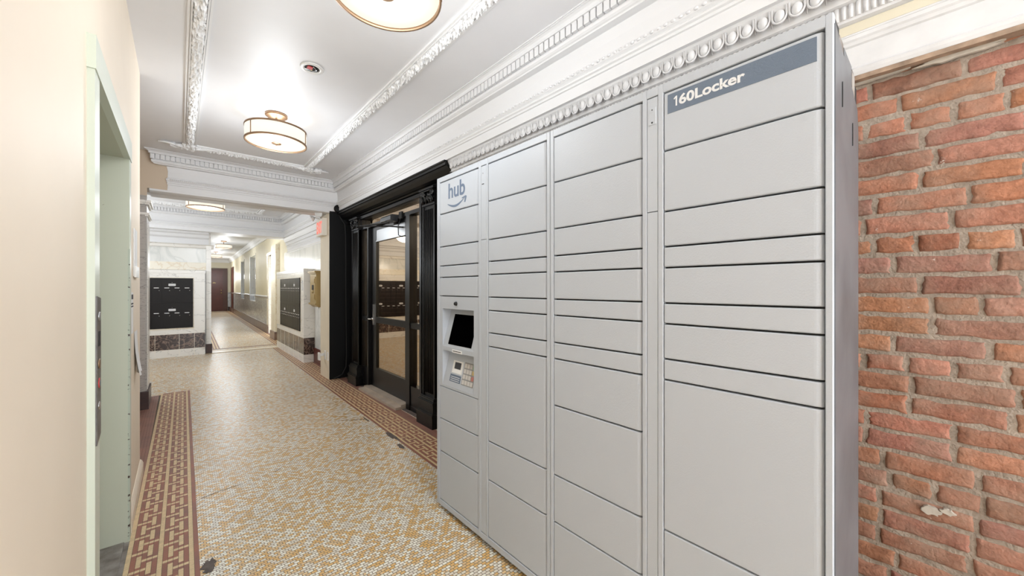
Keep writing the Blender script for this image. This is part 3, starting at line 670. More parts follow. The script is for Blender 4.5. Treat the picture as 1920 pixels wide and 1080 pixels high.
# closer: body on the header, two arms, cable loop
mb = MB(); mb.prism([(0, 2.045), (-.075, 2.05), (-.085, 2.06), (-.085, 2.10), (-.07, 2.118), (0, 2.12)], 4.00, 4.28, lambda p, q, t: (XF+p, t, q)); cl = mb.build('closer_body', mat('closer_paint', (86, 88, 92), .25, metal=.6), d1)
mb = MB(); mb.tube([(XF-.06, 4.10, 2.035), (XF-.25, 4.55, 2.03)], .008, 8); mb.tube([(XF-.25, 4.55, 2.03), (XF+.0, 4.2, 2.015), (XD-.01, 3.93, 1.975)], .008, 8); mb.tube([(XF-.25, 4.55, 2.05), (XF-.25, 4.55, 2.01)], .013, 10); mb.ball((XF-.06, 4.29, 2.02), .014, .022, .012); mb.build('closer_arm', 'rubber', cl)
mb = MB(); mb.box(XF-.02, XF, 3.86, 3.93, 2.06, 2.135); mb.tube([(XF-.01, 3.90, 2.07), (XF-.03, 3.92, 1.98), (XF-.03, 3.915, 1.88), (XF-.01, 3.88, 1.86), (XD, 3.86, 1.875)], .006, 8); mb.build('cable_loop', 'rubber', d1)
mb = MB(); mb.box(1.715, 1.92, 3.80, 4.90, 0, .028); mb.box(1.78, 1.92, 3.81, 4.89, .028, .045); mb.build('trim_22', 'sill')
# vestibule beyond the glass
mb = MB(); mb.box(3.3, 3.4, 2.0, 7.5, 0, 2.6, 0); mb.box(1.95, 3.4, 2.4, 2.5, 0, 2.6, 0); mb.box(1.95, 3.4, 6.8, 6.9, 0, 2.6, 0); mb.box(1.95, 3.4, 2.4, 6.9, 2.5, 2.6, 1)
vb = bpy.data.materials.new('vestibule_brick'); vb.use_nodes = True; nt = vb.node_tree; bt = nt.nodes.new('ShaderNodeTexBrick'); tc = nt.nodes.new('ShaderNodeTexCoord'); mp = nt.nodes.new('ShaderNodeMapping'); mp.inputs['Rotation'].default_value = (R(90), 0, R(90))
bt.inputs['Scale'].default_value = 1; bt.inputs['Brick Width'].default_value = .21; bt.inputs['Row Height'].default_value = .07; bt.inputs['Mortar Size'].default_value = .006
bt.inputs['Color1'].default_value = lin((110, 74, 68)); bt.inputs['Color2'].default_value = lin((92, 64, 62)); bt.inputs['Mortar'].default_value = lin((150, 128, 118))
sx = nt.nodes.new('ShaderNodeSeparateXYZ'); cx = nt.nodes.new('ShaderNodeCombineXYZ')
nt.links.new(tc.outputs['Object'], sx.inputs[0]); nt.links.new(sx.outputs[1], cx.inputs[0]); nt.links.new(sx.outputs[2], cx.inputs[1]); nt.links.new(cx.outputs[0], bt.inputs['Vector']); nt.links.new(bt.outputs[0], nt.nodes['Principled BSDF'].inputs['Base Color'])
mb.build('wall_outside', [vb, 'white'])

# ================================================================== FAR CORRIDOR (built one degree off axis)
def cstruct(nm): return struct_empty(nm, (0, 0, 0), -CR)
def rot(ob): ob.rotation_euler.z = -CR; return ob
mb = MB(); mb.box(-.1, 2.6, 9.75, 27.2, 2.90, 3.0); rot(mb.build('ceiling', 'ceiling'))
XR = 1.70
wins = ((15.6, 17.2), (19.2, 20.5))
mb = MB()
segs = [(12.79, wins[0][0]), (wins[0][1], wins[1][0]), (wins[1][1], 26.9)]
for a, b in segs: mb.box(XR, XR+.35, a, b, 1.06, 2.92, 0)
for a, b in wins: mb.box(XR, XR+.35, a, b, 2.45, 2.92, 0)
mb.box(XR, XR+.2, 9.9, 11.67, 0, 2.92, 0); mb.box(XR, XR+.35, 11.67, 12.79, 2.22, 2.92, 0)
rot(mb.build('wall_right', ['corridor_cream']))
mb = MB()
for a, b in segs: mb.box(XR-.012, XR+.35, a, b, .80 if False else .24, 1.02, 0); mb.prism([(0, 1.0), (.018, 1.0), (.03, 1.02), (.03, 1.045), (.012, 1.06), (0, 1.075)], a, b, lambda p, q, t: (XR-p, t, q), 1)
for a, b in wins: mb.box(XR-.012, XR+.35, a, b, .24, .83, 0)
rot(mb.build('trim_23', ['marble_wains', 'marble_grey']))
mb = MB(); mb.box(XR-.03, XR+.1, 12.79, 26.8, 0, .24); mb.box(XR-.12, XR+.0, 10.95, 11.67, 0, .20); rot(mb.build('baseboard_right', 'mauve'))
mb = MB(); mb.box(XR-.09, XR+.1, 11.0, 11.67, .2, 2.4, 0); mb.box(XR-.02, XR+.0, 12.79, 12.95, .2, 2.25, 0); mb.box(XR-.03, XR+.02, 11.67, 12.95, 2.22, 2.30, 0); rot(mb.build('trim_24', 'marble_cream'))
mb = MB(); mb.box(XR-.005, XR+.9, 12.76, 12.80, 0, 2.22, 0); mb.box(XR+.8, XR+.9, 11.5, 12.8, 0, 2.3, 0); mb.box(XR, XR+.9, 11.6, 12.8, 2.22, 2.26, 1); rot(mb.build('wall_recess', ['marble', 'tan']))
for i, (a, b) in enumerate(wins):
    wn = struct_empty('window_%d' % (i+1), (XR, a, .83), -CR)
    mb = MB(); mb.box(XR+.22, XR+.26, a, b, .83, 2.45); mb.build('pane', mat('bright_pane_%d' % i, (214, 222, 232), .15, emit=(214, 226, 245), estr=.6), wn)
    mb = MB()
    for y_ in (a, b-.06, (a+b)/2-.03): mb.box(XR+.18, XR+.24, y_, y_+.06, .83, 2.45)
    mb.box(XR+.18, XR+.24, a, b, 1.6, 1.66); mb.box(XR-.01, XR+.24, a, b, .80, .84); mb.box(XR-.012, XR+.2, a-.06, a, .83, 2.5); mb.box(XR-.012, XR+.2, b, b+.06, .83, 2.5); mb.build('window_frame', 'marble', wn)
CC = [(0, 2.92), (0, 2.73), (.02, 2.73), (.03, 2.76), (.05, 2.79), (.055, 2.81), (.09, 2.85), (.10, 2.87), (.13, 2.89), (.13, 2.92)]
mb = MB(); mb.prism(CC, 9.8, 26.85, lambda p, q, t: (XR-p, t, q)); mb.prism(CC, 9.8, 26.85, lambda p, q, t: (.30+p, t, q)); mb.prism(CC, .2, 1.8, lambda p, q, t: (t, 26.8-p, q)); rot(mb.build('trim_25', 'white'))
mb = MB(); mb.box(.1, .30, 9.95, 27.0, 0, 2.92); rot(mb.build('wall_left', 'corridor_cream'))
mb = MB(); mb.box(.1, 2.2, 26.8, 27.0, 0, 2.92); rot(mb.build('wall_end', ['yellow']))
mb = MB(); mb.box(1.60, 1.70, 26.77, 26.8, .24, 1.05); rot(mb.build('trim_26', 'marble_wains'))
mb = MB(); mb.box(1.60, 1.70, 26.76, 26.8, 0, .24); rot(mb.build('baseboard_end', 'base_brown'))
d2 = struct_empty('door_2', (1.0, 26.8, 0), -CR)
mb = MB(); mb.box(1.38, 1.58, 26.70, 26.8, 0, 2.40); mb.box(.36, .48, 26.70, 26.8, 0, 2.40); mb.box(.48, 1.38, 26.70, 26.8, 2.30, 2.40); mb.build('door_frame', 'door_frame', d2)
mb = MB(); mb.box(.48, 1.38, 26.74, 26.8, .01, 2.30); mb.build('door_leaf', 'door_red', d2)
mb = MB(); mb.ball((1.30, 26.70, 1.02), .035, .04, .035); mb.lathe([(0, 0), (.025, 0), (.025, .03)], (1.30, 26.71, 1.17), 'y', 16); mb.lathe([(0, 0), (.02, 0), (.02, .03)], (.98, 26.71, 1.62), 'y', 12); mb.box(.78, .86, 26.725, 26.74, 1.36, 1.40); mb.box(.92, 1.06, 26.725, 26.74, 1.57, 1.60); mb.build('door_knob', 'brass', d2)
d3 = struct_empty('door_3', (XR, 25.3, 0), -CR)
mb = MB(); mb.box(XR-.04, XR+.01, 24.2, 24.35, 0, 2.4); mb.box(XR-.04, XR+.01, 25.3, 25.45, 0, 2.4); mb.box(XR-.04, XR+.01, 24.35, 25.3, 2.28, 2.4); mb.build('door_frame', 'door_frame', d3)
mb = MB(); mb.box(XR-.02, XR+.01, 24.35, 25.3, 0, 2.28); mb.build('door_leaf', 'door_red', d3)

# ================================================================== LAMPS
def ceiling_lamp(x, y, zc, label, pw=1.0, up=1.0, dz=.27, r=.228, hgt=.112, drop=.135, rotz=None):
    t = thing('ceiling_light', label, 'ceiling light', (x, y, zc), 'round drum ceiling lights down the lobby', rotz)
    zt = zc-drop; zb = zt-hgt; n = 64
    mb = MB(); mb.lathe([(0, -.002), (.085, -.002), (.085, -.018), (.078, -.024), (.06, -.026), (.05, -.034), (.02, -.038), (0, -.038)], (x, y, zc), n=40); mb.build('canopy', 'bronze', t)
    mb = MB(); mb.tube([(x, y, zc-.036), (x, y, zb-.006)], .008, 12); mb.build('stem', 'bronze', t)
    mb = MB(); mb.lathe([(r, zt-zc), (r, zb-zc), (r-.002, zb-zc), (r-.002, zt-zc), (r, zt-zc)], (x, y, zc), n=n); mb.build('lamp_shade', 'shade', t)
    mb = MB(); mb.lathe([(0, zb-zc-.004), (.1, zb-zc-.003), (r-.008, zb-zc+.004), (r-.008, zb-zc+.006), (0, zb-zc+.006)], (x, y, zc), n=n); mb.build('diffuser', 'diffuser', t)
    mb = MB()
    for zz in (zt, zb): mb.lathe([(r+.004, zz-zc-.007), (r+.004, zz-zc+.007), (r-.007, zz-zc+.007), (r-.007, zz-zc-.007), (r+.004, zz-zc-.007)], (x, y, zc), n=n)
    for k in range(3):
        a = R(-30)+k*2*math.pi/3; mb.tube([(x+(r+.002)*math.cos(a), y+(r+.002)*math.sin(a), zb), (x+(r+.002)*math.cos(a), y+(r+.002)*math.sin(a), zt)], .004, 6)
    for k in range(3):
        a = k*2*math.pi/3; mb.tube([(x, y, zt-.006), (x+r*math.cos(a), y+r*math.sin(a), zt-.002)], .003, 6)
    mb.build('rings', 'bronze', t)
    mb = MB(); mb.lathe([(0, -.024), (.006, -.022), (.007, -.016), (.004, -.012), (.036, -.008), (.038, -.004), (0, -.002)], (x, y, zb), n=24); mb.build('finial', 'bronze', t)
    # bulbs just above the open shade rim and under the diffuser
    l = point_light(x, y, zb-.06, LAMP_POWER*pw); l.parent = t; l.location = (0, 0, zb-dz-zc); l.data.shadow_soft_size = .2
    l2 = point_light(x, y, zt, LAMP_POWER*.42*up); l2.parent = t; l2.location = (0, 0, zt-.04-zc); l2.data.shadow_soft_size = .16
    return t
ceiling_lamp(.66, 1.555, ZC, 'drum ceiling light nearest the camera, cut off by the top edge', pw=.62, up=.8)
ceiling_lamp(.63, 3.79, ZC, 'drum ceiling light hanging in the first bay before the crossbeam')
ceiling_lamp(.30, 7.28, ZC, 'drum ceiling light seen under the first crossbeam, second lobby bay', pw=.75, up=1.6, dz=.06, drop=.19)
ceiling_lamp(.85, 16.1, 2.90, 'nearer of the two drum ceiling lights in the far corridor', pw=.6, up=.45, rotz=-CR)
ceiling_lamp(.84, 21.1, 2.90, 'farthest drum ceiling light, near the brown corridor door', pw=.6, up=.45, rotz=-CR)
# unseen fill light added behind the camera, where the lamp row would go on
for yy in (-.75,):
    point_light(.65, yy, 2.45, LAMP_POWER*.45)
for xx, yy, ww in ((-.9, 8.0, 24), (1.0, 11.6, 20), (1.5, 24.4, 30), (2.6, 4.6, 14)):  # added fill lights without fixtures: left bay, far corridor, vestibule
    point_light(xx, yy, 1.9, ww)

# recessed sprinkler / alarm ring in the ceiling
px, py = 0, 0
v_, u_ = 127, 585; dd = (ZC-H)*F/(540-v_); lat = (u_-960)/F*dd; px = dd*S+lat*CO; py = dd*CO-lat*S
t = thing('smoke_detector', 'small round white ceiling fitting with exposed red and black workings', 'smoke detector', (px, py, ZC))
mb = MB(); mb.lathe([(.046, -.001), (.070, -.001), (.073, -.005), (.070, -.009), (.052, -.011), (.046, -.008), (.046, -.001)], (px, py, ZC), n=40); mb.build('rim', 'plastic', t)
mb = MB(); mb.lathe([(0, -.002), (.046, -.002), (.046, -.004), (0, -.004)], (px, py, ZC), n=30); mb.build('cavity', 'rubber', t)
mb = MB(); mb.box(px-.03, px+.002, py-.02, py+.012, ZC-.010, ZC-.003); mb.build('red_block', 'red', t)
mb = MB(); mb.tube([(px+.0, py-.03, ZC-.006), (px+.03, py, ZC-.008), (px+.01, py+.034, ZC-.006)], .0035, 6); mb.box(px-.04, px+.0, py+.02, py+.03, ZC-.008, ZC-.003); mb.build('wires', 'chrome', t)
mb = MB(); mb.box(px-.006, px+.006, py+.012, py+.022, ZC-.010, ZC-.003); mb.build('yellow_tab', 'yellow_key', t)

# ================================================================== PARCEL LOCKER
LX = 1.15; ZB = .0285; ZT = 1.9486
def ly(u): return plane_x(u, 540, LX)[0]
def lz(u, v): return plane_x(u, v, LX)[1]
YF, YN = ly(819.4), ly(1562.5); DEP = .36
loc = thing('parcel_locker', 'tall light grey metal parcel locker bank with touch screen, standing by brick wall', 'locker', (LX, (YF+YN)/2, 0))
EL = (LX+.022)    # depth of the frame front return
cols = [(ly(824), ly(897)), (ly(914.5), ly(1025)), (ly(1037.3), ly(1204.5)), (ly(1243.3), ly(1547.3))]
strips = [(ly(901.5), ly(912)), (ly(1212.3), ly(1233.5))]
ztop = lz(1244.8, 174.2); zbot = .062
# frame: uprights and rails
mb = MB(); c = .002
def fr(ya, yb, za, zb_): mb.cbox(LX, EL, min(ya, yb), max(ya, yb), za, zb_, .0015)
ed = [YF]+[e for cc in (cols[0], strips[0], cols[1]) for e in cc]
fr(YF, cols[0][0], ZB, ZT); fr(cols[0][1], strips[0][0], ZB, ZT); fr(strips[0][1], cols[1][0], ZB, ZT)
ysp = ly(1031); fr(cols[1][1], ysp+.0012, ZB, ZT); fr(ysp-.0012, cols[2][0], ZB, ZT)
fr(cols[2][1], strips[1][0], ZB, ZT); fr(strips[1][1], cols[3][0], ZB, ZT); fr(cols[3][1], YN, ZB, ZT)
for a, b in cols+strips:
    fr(a+.001, b-.001, ZB, zbot-.002); fr(a+.001, b-.001, ztop+.002, ZT)
mb.build('front_frame', 'locker', loc)
mb = MB(); kh0, kh1, kyy = lz(897, 749.4), lz(897, 557), (cols[0][1]+strips[0][0])/2; mb.box(LX+.020, LX+DEP, YN+.004, kyy, ZB+.004, ZT-.01, 0); mb.box(LX+.020, LX+DEP, kyy, YF-.004, ZB+.004, kh0, 0); mb.box(LX+.020, LX+DEP, kyy, YF-.004, kh1, ZT-.01, 0); mb.box(LX+.10, LX+DEP, kyy, YF-.004, kh0, kh1, 0); mb.build('inner_cabinet', 'locker_dark', loc)
# galvanised side: pressed ribs and hooks, top cut away towards the rear
mb = MB(); XK = LX+DEP+.035
side = [(LX+.012, ZB+.02), (XK, ZB+.02), (XK, 1.775), (XK-.02, 1.835), (LX+.16, 1.888), (LX+.012, ZT-.022)]
mb.prism(side, YN-.0025, YN+.006, lambda p, q, t: (p, t, q))
mb.build('side_panel', 'steel', loc)
mb = MB(); mb.box(LX+.11, XK, YN, YF, ZB+.01, ZT-.15); mb.box(LX+.012, LX+.11, YF-.002, YF, ZB+.01, ZT-.01); mb.build('back_shell', 'steel', loc)
mb = MB(); mb.box(LX+.02, LX+.33, YN+.01, YF-.01, ZT-.04, ZT-.006); mb.build('top_cover', 'steel', loc)
for x_, z_ in ((LX+.10, 1.755), (LX+.27, 1.70)):
    mb = MB(); mb.prism([(0, 0), (.006, .004), (.009, .035), (.004, .065), (0, .06)], YN-.0045, YN-.002, lambda p, q, t: (x_+p*.5, t, z_+q)); mb.build('hook_slot', 'locker_dark', loc)
# brackets along the sloping top
for xa_, xb_, za_, zb_, m_ in ((.024, .085, 1.905, ZT-.001, 'locker_dark'), (.092, .150, 1.895, ZT-.012, 'stone'), (.160, .290, 1.880, ZT-.016, 'steel'), (.300, .350, 1.850, 1.925, 'stone'), (.352, .385, 1.80, 1.90, 'locker_dark')):
    mb = MB(); mb.box(LX+xa_, LX+xb_, YN+.001, YN+.03, za_-.05, zb_); mb.build('bracket', m_, loc)
# feet
for yy in (YF-.055, YF-.8, YN+.08):
    mb = MB(); mb.lathe([(0, 0), (.022, 0), (.022, .008), (.010, .012), (.010, .045), (0, .045)], (LX+.06, yy, .001), n=20); mb.build('levelling_foot', 'chrome', loc)
def door(y0, y1, z0, z1, name='locker_door'):
    """slab with softened edges and a turned-back right-hand edge"""
    g = .0027; ya, yb = min(y0, y1)+g, max(y0, y1)-g*.6; za, zb_ = z0+g, z1-g; x = LX+.0015; lip = min(.014, (yb-ya)*.06)
    P = [(x+.018, ya), (x+.010, ya), (x+.0035, ya+lip*.35), (x+.0005, ya+lip), (x, ya+lip*1.35), (x, yb-.003), (x+.003, yb), (x+.018, yb)]
    c2 = .003; mb = MB(); rows = [(za, 1), (za+.0008, .45), (za+c2, 0), (zb_-c2, 0), (zb_-.0008, .45), (zb_, 1)]; n = len(P); vs = []
    for z_, k in rows:
        for (px_, py_) in P: vs.append((px_+k*.003 if px_ < x+.016 else px_, py_, z_))
    fs = [(j*n+i, j*n+i+1, (j+1)*n+i+1, (j+1)*n+i) for j in range(len(rows)-1) for i in range(n-1)]+[tuple(range(n)), tuple(range((len(rows)-1)*n, len(rows)*n))]
    mb.add(vs, fs); return mb.build(name, 'locker', loc)
seam = [[lz(897, v) for v in (382.4, 452.3, 493.2, 517.6, 557, 749.4, 819.1, 889.3)],
        [lz(1024, v) for v in (346.8, 432.4, 481.2, 510, 560.3, 590.1, 639.7, 670, 881.1, 967.3)],
        [lz(1038, v) for v in (342.2, 429, 479.7, 510, 561, 591.1, 642.1, 672.4, 759.8, 889.9, 977.9)],
        [lz(1244.5, v) for v in (283.3, 396.6, 462.8, 502, 568.3, 607, 672.9, 711.8, 993.5)]]
kz = None; hub_door = name_door = None
for ci, ((a, b), sm_) in enumerate(zip(cols, seam)):
    zz = [ztop]+sm_+[zbot]
    for i in range(len(zz)-1):
        if ci == 0 and i == 5: kz = (zz[6], zz[5]); continue
        d_ = door(a, b, zz[i+1], zz[i], 'header_panel' if (i == 0 and ci in (0, 3)) else 'locker_door')
        if i == 0 and ci == 0: hub_door = d_
        if i == 0 and ci == 3: name_door = d_
for (a, b), zs in zip(strips, (lz(907, 449), lz(1223, 397.5))):
    for z0_, z1_ in ((zbot, zs), (zs, ztop)):
        mb = MB(); mb.cbox(LX+.001, LX+.02, min(a, b)+.0012, max(a, b)-.0012, z0_+.001, z1_-.001, .0012); mb.build('filler_strip', 'locker', loc)
# lock cover plate on the right-hand strip, slot and dots on the left-hand one
a, b = ly(1215.5), ly(1230.5); z0_, z1_ = lz(1223, 235), lz(1223, 202)
mb = MB(); mb.cbox(LX-.0012, LX+.002, b, a, z0_, z1_, .002); mb.lathe([(0, -.002), (.003, -.002), (.003, 0)], (LX, (a+b)/2, z0_+.008), 'x', 12, 1); mb.lathe([(0, -.002), (.002, -.002), (.002, 0)], (LX, (a+b)/2, z1_-.008), 'x', 12, 1); mb.build('lock_cover', ['locker', 'locker_dark'], loc)
mb = MB(); yy = ly(905.5); mb.box(LX-.001, LX+.001, yy-.008, yy+.008, lz(905, 345)-.002, lz(905, 345)+.001); mb.build('lock_slot', 'locker_dark', loc); mb = MB(); mb.ball((LX, yy, lz(905, 325)), .001, .002, .002); mb.build('screw', 'locker_dark', loc)
FACE = lambda y0, z0, lift=0.0: (lambda a, b, h: (LX+.0014-lift-h, y0-a, z0+b))
# 'hub' and the smile arrow
y0_ = ly(840.5); wd = y0_-ly(871.5); z0_ = lz(856, 368.5); hd = lz(856, 339)-z0_
p2, fs = text_mesh('hub', wd, hd, .018); mb = MB(); flat_poly(mb, p2, fs, FACE(y0_, z0_), .0006); mb.build('logo_word', 'slate_logo', hub_door)
ya, yb = ly(839), ly(873.5); wd = ya-yb; zt_ = lz(856, 374.5); n = 26
up, dn = [], []
for k in range(n):
    t = k/(n-1); x_ = wd*(.0+t*.93); mid = -.024*math.sin(math.pi*min(1, t*1.02))*1.0+.009*t; th = .0105*math.sin(math.pi*min(1, t*.96+.04))**.7+.0004
    up.append((x_, mid+th*.5)); dn.append((x_, mid-th*.7))
sm2 = up+dn; fs = [(n+i, n+i+1, i+1, i) for i in range(n-1)]
b_ = len(sm2); ar = [(wd*.78, .0135), (wd*.98, .0200), (wd*1.03, .0150), (wd*.965, -.0160), (wd*.905, -.0145), (wd*.945, .0100), (wd*.79, .0075)]
sm2 = sm2+ar; fs += [(b_, b_+6, b_+5, b_+1), (b_+1, b_+5, b_+2), (b_+5, b_+4, b_+3, b_+2)]
mb = MB(); flat_poly(mb, sm2, fs, FACE(ya, zt_-.010), .0006); mb.build('logo_smile', 'slate_logo', hub_door)
# name band
ya, yb = ly(1251.5), ly(1531.5); z0_ = lz(1251.5, 213.8); z1_ = lz(1251.5, 178.3)
mb = MB(); mb.box(LX+.0006, LX+.003, yb, ya, z0_, z1_); mb.build('name_band', 'slate', name_door)
ta, tb = ly(1263), ly(1396.5); zb1 = lz(1330, 177.5); zt1 = lz(1330, 151.0); zb1 = z0_+(z1_-z0_)*.27; zt1 = z0_+(z1_-z0_)*.80
ht = zt1-zb1; wt = ta-tb; one = [(.030, 0), (.052, 0), (.052, 1), (.036, 1), (.0, .80), (.008, .68), (.030, .80)]
one = [(a*wt*1.05, b*ht*.97+ht*.02) for a, b in one]; p2, fs = text_mesh('60Locker', wt*.915, ht, .03); k_ = len(p2); p2 = [(a+wt*.085, b) for a, b in p2]+one; fs = fs+[(k_, k_+1, k_+2, k_+3, k_+6), (k_+3, k_+4, k_+5, k_+6)]
mb = MB(); flat_poly(mb, p2, fs, lambda a, b, h: (LX+.0006-h, ta-a, zb1+b), .0006); mb.build('name_letters', 'letter', name_door)
# ---- touch-screen kiosk panel with two recesses
ka, kb = cols[0]; kz0, kz1 = kz; g = .002
ra, rb = ly(829.5), ly(888); rz1, rz0 = lz(829.5, 578.2), lz(829.5, 648.0); sz1, sz0 = lz(829.5, 655.6), lz(829.5, 719.3)
D1, D2 = .062, .05; x = LX+.0015
mb = MB()
def plate(y0, y1, z0, z1): mb.box(x, x+.016, min(y0, y1), max(y0, y1), z0, z1)
plate(ka-g, ra, kz0+g, kz1-g); plate(rb, kb+g, kz0+g, kz1-g); plate(ra, rb, rz1, kz1-g); plate(ra, rb, kz0+g, sz0); plate(ra, rb, sz1, rz0)
for (z0, z1, D) in ((rz0, rz1, D1), (sz0, sz1, D2)):
    ra_, rb_, zt1_ = ra-.0005, rb+.0005, z1-.0005; V = [(x+.001, ra_, z0), (x+.001, ra_, zt1_), (x+D, ra_, zt1_), (x+.001, rb_, z0), (x+.001, rb_, zt1_), (x+D, rb_, zt1_)]
    mb.add(V, [(0, 1, 2), (3, 5, 4), (1, 4, 5, 2), (0, 2, 5, 3)])
kiosk = mb.build('kiosk_panel', 'locker', loc)
def slope(z0, z1, D):   # point on the tilted face: a 0..1 across, b 0..1 up, h lift
    nrm = Vector((-(z1-z0), 0, D)).normalized()
    return lambda a, b, h: (x+.001+D*b+nrm.x*h, ra+(rb-ra)*a, z0+(z1-z0)*b+nrm.z*h)
sl = slope(rz0, rz1, D1)
def quad(mb, sl, a0, a1, b0, b1, h, mi=0):
    vs = [sl(a0, b0, h), sl(a1, b0, h), sl(a1, b1, h), sl(a0, b1, h), sl(a0, b0, 0), sl(a1, b0, 0), sl(a1, b1, 0), sl(a0, b1, 0)]
    mb.add(vs, [(0, 1, 2, 3), (0, 4, 5, 1), (1, 5, 6, 2), (2, 6, 7, 3), (3, 7, 4, 0), (4, 7, 6, 5)], mi)
mb = MB(); quad(mb, sl, .17, .90, .07, .85, .0015); mb.build('touch_screen', 'screen', kiosk)
sl = slope(sz0, sz1, D2)
mb = MB(); quad(mb, sl, .04, .96, .05, .88, .001, 0); mb.build('card_plate', 'locker', kiosk)
mb = MB(); quad(mb, sl, .22, .54, .38, .72, .002, 0); quad(mb, sl, .28, .48, .50, .68, .0024, 1); quad(mb, sl, .25, .50, .40, .48, .0026, 2); mb.build('card_reader', ['plastic', 'ink', 'paper'], kiosk)
mb = MB(); quad(mb, sl, .20, .54, .14, .34, .002, 0)
for j in range(3): quad(mb, sl, .23, .51, .17+j*.05, .185+j*.05, .0024, 1)
mb.build('instruction_label', ['slate', 'letter'], kiosk)
mb = MB(); quad(mb, sl, .58, .93, .14, .74, .002, 0); kp = mb.build('keypad', mat('keypad_grey', (150, 150, 150), .5), kiosk)
for r_ in range(4):
    for c_ in range(4):
        mb = MB(); a0 = .60+c_*.083; b0 = .16+r_*.145; quad(mb, sl, a0, a0+.066, b0, b0+.11, .004); mb.build('key', ['key', 'key', 'key', ('green_key', 'yellow_key', 'red_key', 'key')[3-r_]][c_], kp)
yy = ly(855); mb = MB(); zz = lz(855, 569.5); mb.lathe([(0, -.012), (.008, -.012), (.010, -.008), (.010, 0), (.012, 0)], (x, yy, zz), 'x', 20); mb.build('camera_knob', 'rubber', kiosk)
mb = MB(); mb.box(x-.0012, x+.001, ly(866), ly(847.5), lz(856, 662.5), lz(856, 656.5), 0); mb.box(x-.0016, x, ly(864), ly(849), lz(856, 660.2), lz(856, 658.8), 1); mb.build('small_label', ['paper', 'ink'], kiosk)
mb = MB(); mb.box(x+.008, x+.034, ly(870), ly(858), sz1-.004, sz1-.001); mb.build('scanner_window', 'paper', kiosk)

# ================================================================== MAILBOX BANKS
def mailbox_bank(label, origin, out, along_, n, w, z0, z1, group_cols, loc):
    """origin point, out = unit vector towards the viewer, along_ = unit vector along the row"""
    t = thing('mailbox_bank', label, 'mailboxes', loc); o = Vector(origin); out = Vector(out); al = Vector(along_)
    def bx(mb, a0, a1, z0, z1, d0, d1, mi=0):
        ps = [o+al*a+out*d for a in (a0, a1) for d in (d0, d1)]
        mb.box(min(p.x for p in ps), max(p.x for p in ps), min(p.y for p in ps), max(p.y for p in ps), z0, z1, mi)
    W = n*w+.03; mb = MB(); zm = (z0+z1)/2
    bx(mb, 0, W, z0, z1, -.02, .003); 
    for a0, a1, q0, q1 in ((0, W, z1-.015, z1), (0, W, z0, z0+.015), (0, W, zm-.015, zm+.015), (0, .015, z0, z1), (W-.015, W, z0, z1)): bx(mb, a0, a1, q0, q1, .003, .014)
    mb.build('case', 'mailbox', t)
    proto = None; pl = []; hz = zm-z0-.03
    def sub(mb, name, m, base, parent):
        me_o = mb.build(name, m, parent); return me_o
    for r_ in range(2):
        for c_ in range(n):
            a = .015+c_*w; zz = z0+.015+r_*(zm-z0)
            if proto is None:
                mb = MB(); bx(mb, a+.003, a+w-.003, zz+.004, zz+hz-.004, .003, .009); proto = mb.build('mailbox_door', 'mailbox', t); base = (a, zz)
                mb = MB(); bx(mb, a+w*.28, a+w*.75, zz+hz*.60, zz+hz*.625, .009, .0105); mb.build('name_slot', 'paper', proto)
                mb = MB(); cpt = o+al*(a+w*.24)+out*.012; mb.ball((cpt.x, cpt.y, zz+hz*.50), .009, .009, .008); mb.build('lock', 'chrome', proto)
            else:
                copy_tree(proto, al*(a-base[0])+Vector((0, 0, zz-base[1])), t)
        for gi in range(n//group_cols):
            a = .015+(gi*group_cols+group_cols/2)*w-w*.5; zz = z0+.015+r_*(zm-z0)
            mb = MB(); bx(mb, a+w*.15, a+w*.85, zz+hz*.70, zz+hz*.79, .009, .0115, 0); bx(mb, a+w*.2, a+w*.8, zz+hz*.735, zz+hz*.75, .0115, .012, 1); mb.build('tenant_card', ['paper', 'ink'], t)
            mb = MB(); cpt = o+al*(a+w*.5)+out*.011; mb.ball((cpt.x, cpt.y, zz+hz*.84), .006, .006, .006); mb.build('master_lock', 'chrome', t)
    return t
mailbox_bank('dark bronze mailbox panel facing the camera in the left marble block', (.20, 9.524, 0), (0, -1, 0), (-1, 0, 0), 12, .1425, .545, 1.487, 4, (-.6, 9.53, .545))
mailbox_bank('dark bronze mailbox panel in the right marble block, seen at a slant', (1.610, 7.49, 0), (-1, 0, 0), (0, 1, 0), 12, .1395, .533, 1.483, 6, (1.61, 8.3, .533))

# ================================================================== SMALL THINGS
# exit sign
t = thing('exit_sign', 'white exit sign box with red letters and two lamp heads on cream pier', 'exit sign', (1.56, 6.0, 2.06))
mb = MB(); mb.cbox(1.532, 1.593, 5.823, 6.14, 2.06, 2.305, .004); mb.build('housing', 'sign', t)
p2, fs = text_mesh('EXIT', .26, .17, .03); mb = MB(); flat_poly(mb, p2, fs, lambda a, b, h: (1.532-h, 6.112-a, 2.095+b), .002); mb.build('letters', 'exit_red', t)
for cy, cz, dx, dy, dz in ((5.80, 2.345, -.45, -.85, -.15), (6.19, 2.335, -.8, .25, -.45)):
    d = Vector((dx, dy, dz)).normalized(); c = Vector((1.475, cy, cz)); a = d.orthogonal().normalized(); b = d.cross(a); n = 24; vs = []
    prof = [(.012, -.045), (.034, -.035), (.047, -.012), (.049, .0), (.045, .003), (0.0005, .004)]
    for r_, h in prof:
        for k in range(n): vs.append(c+d*h+(a*math.cos(2*math.pi*k/n)+b*math.sin(2*math.pi*k/n))*r_)
    mb = MB(); mb.add(vs, [(i*n+k, i*n+(k+1) % n, (i+1)*n+(k+1) % n, (i+1)*n+k) for i in range(len(prof)-1) for k in range(n)], 0, True)
    mb.tube([c-d*.04, (1.56, 5.98, 2.30)], .009, 8); mb.build('lamp_head', 'plastic', t)
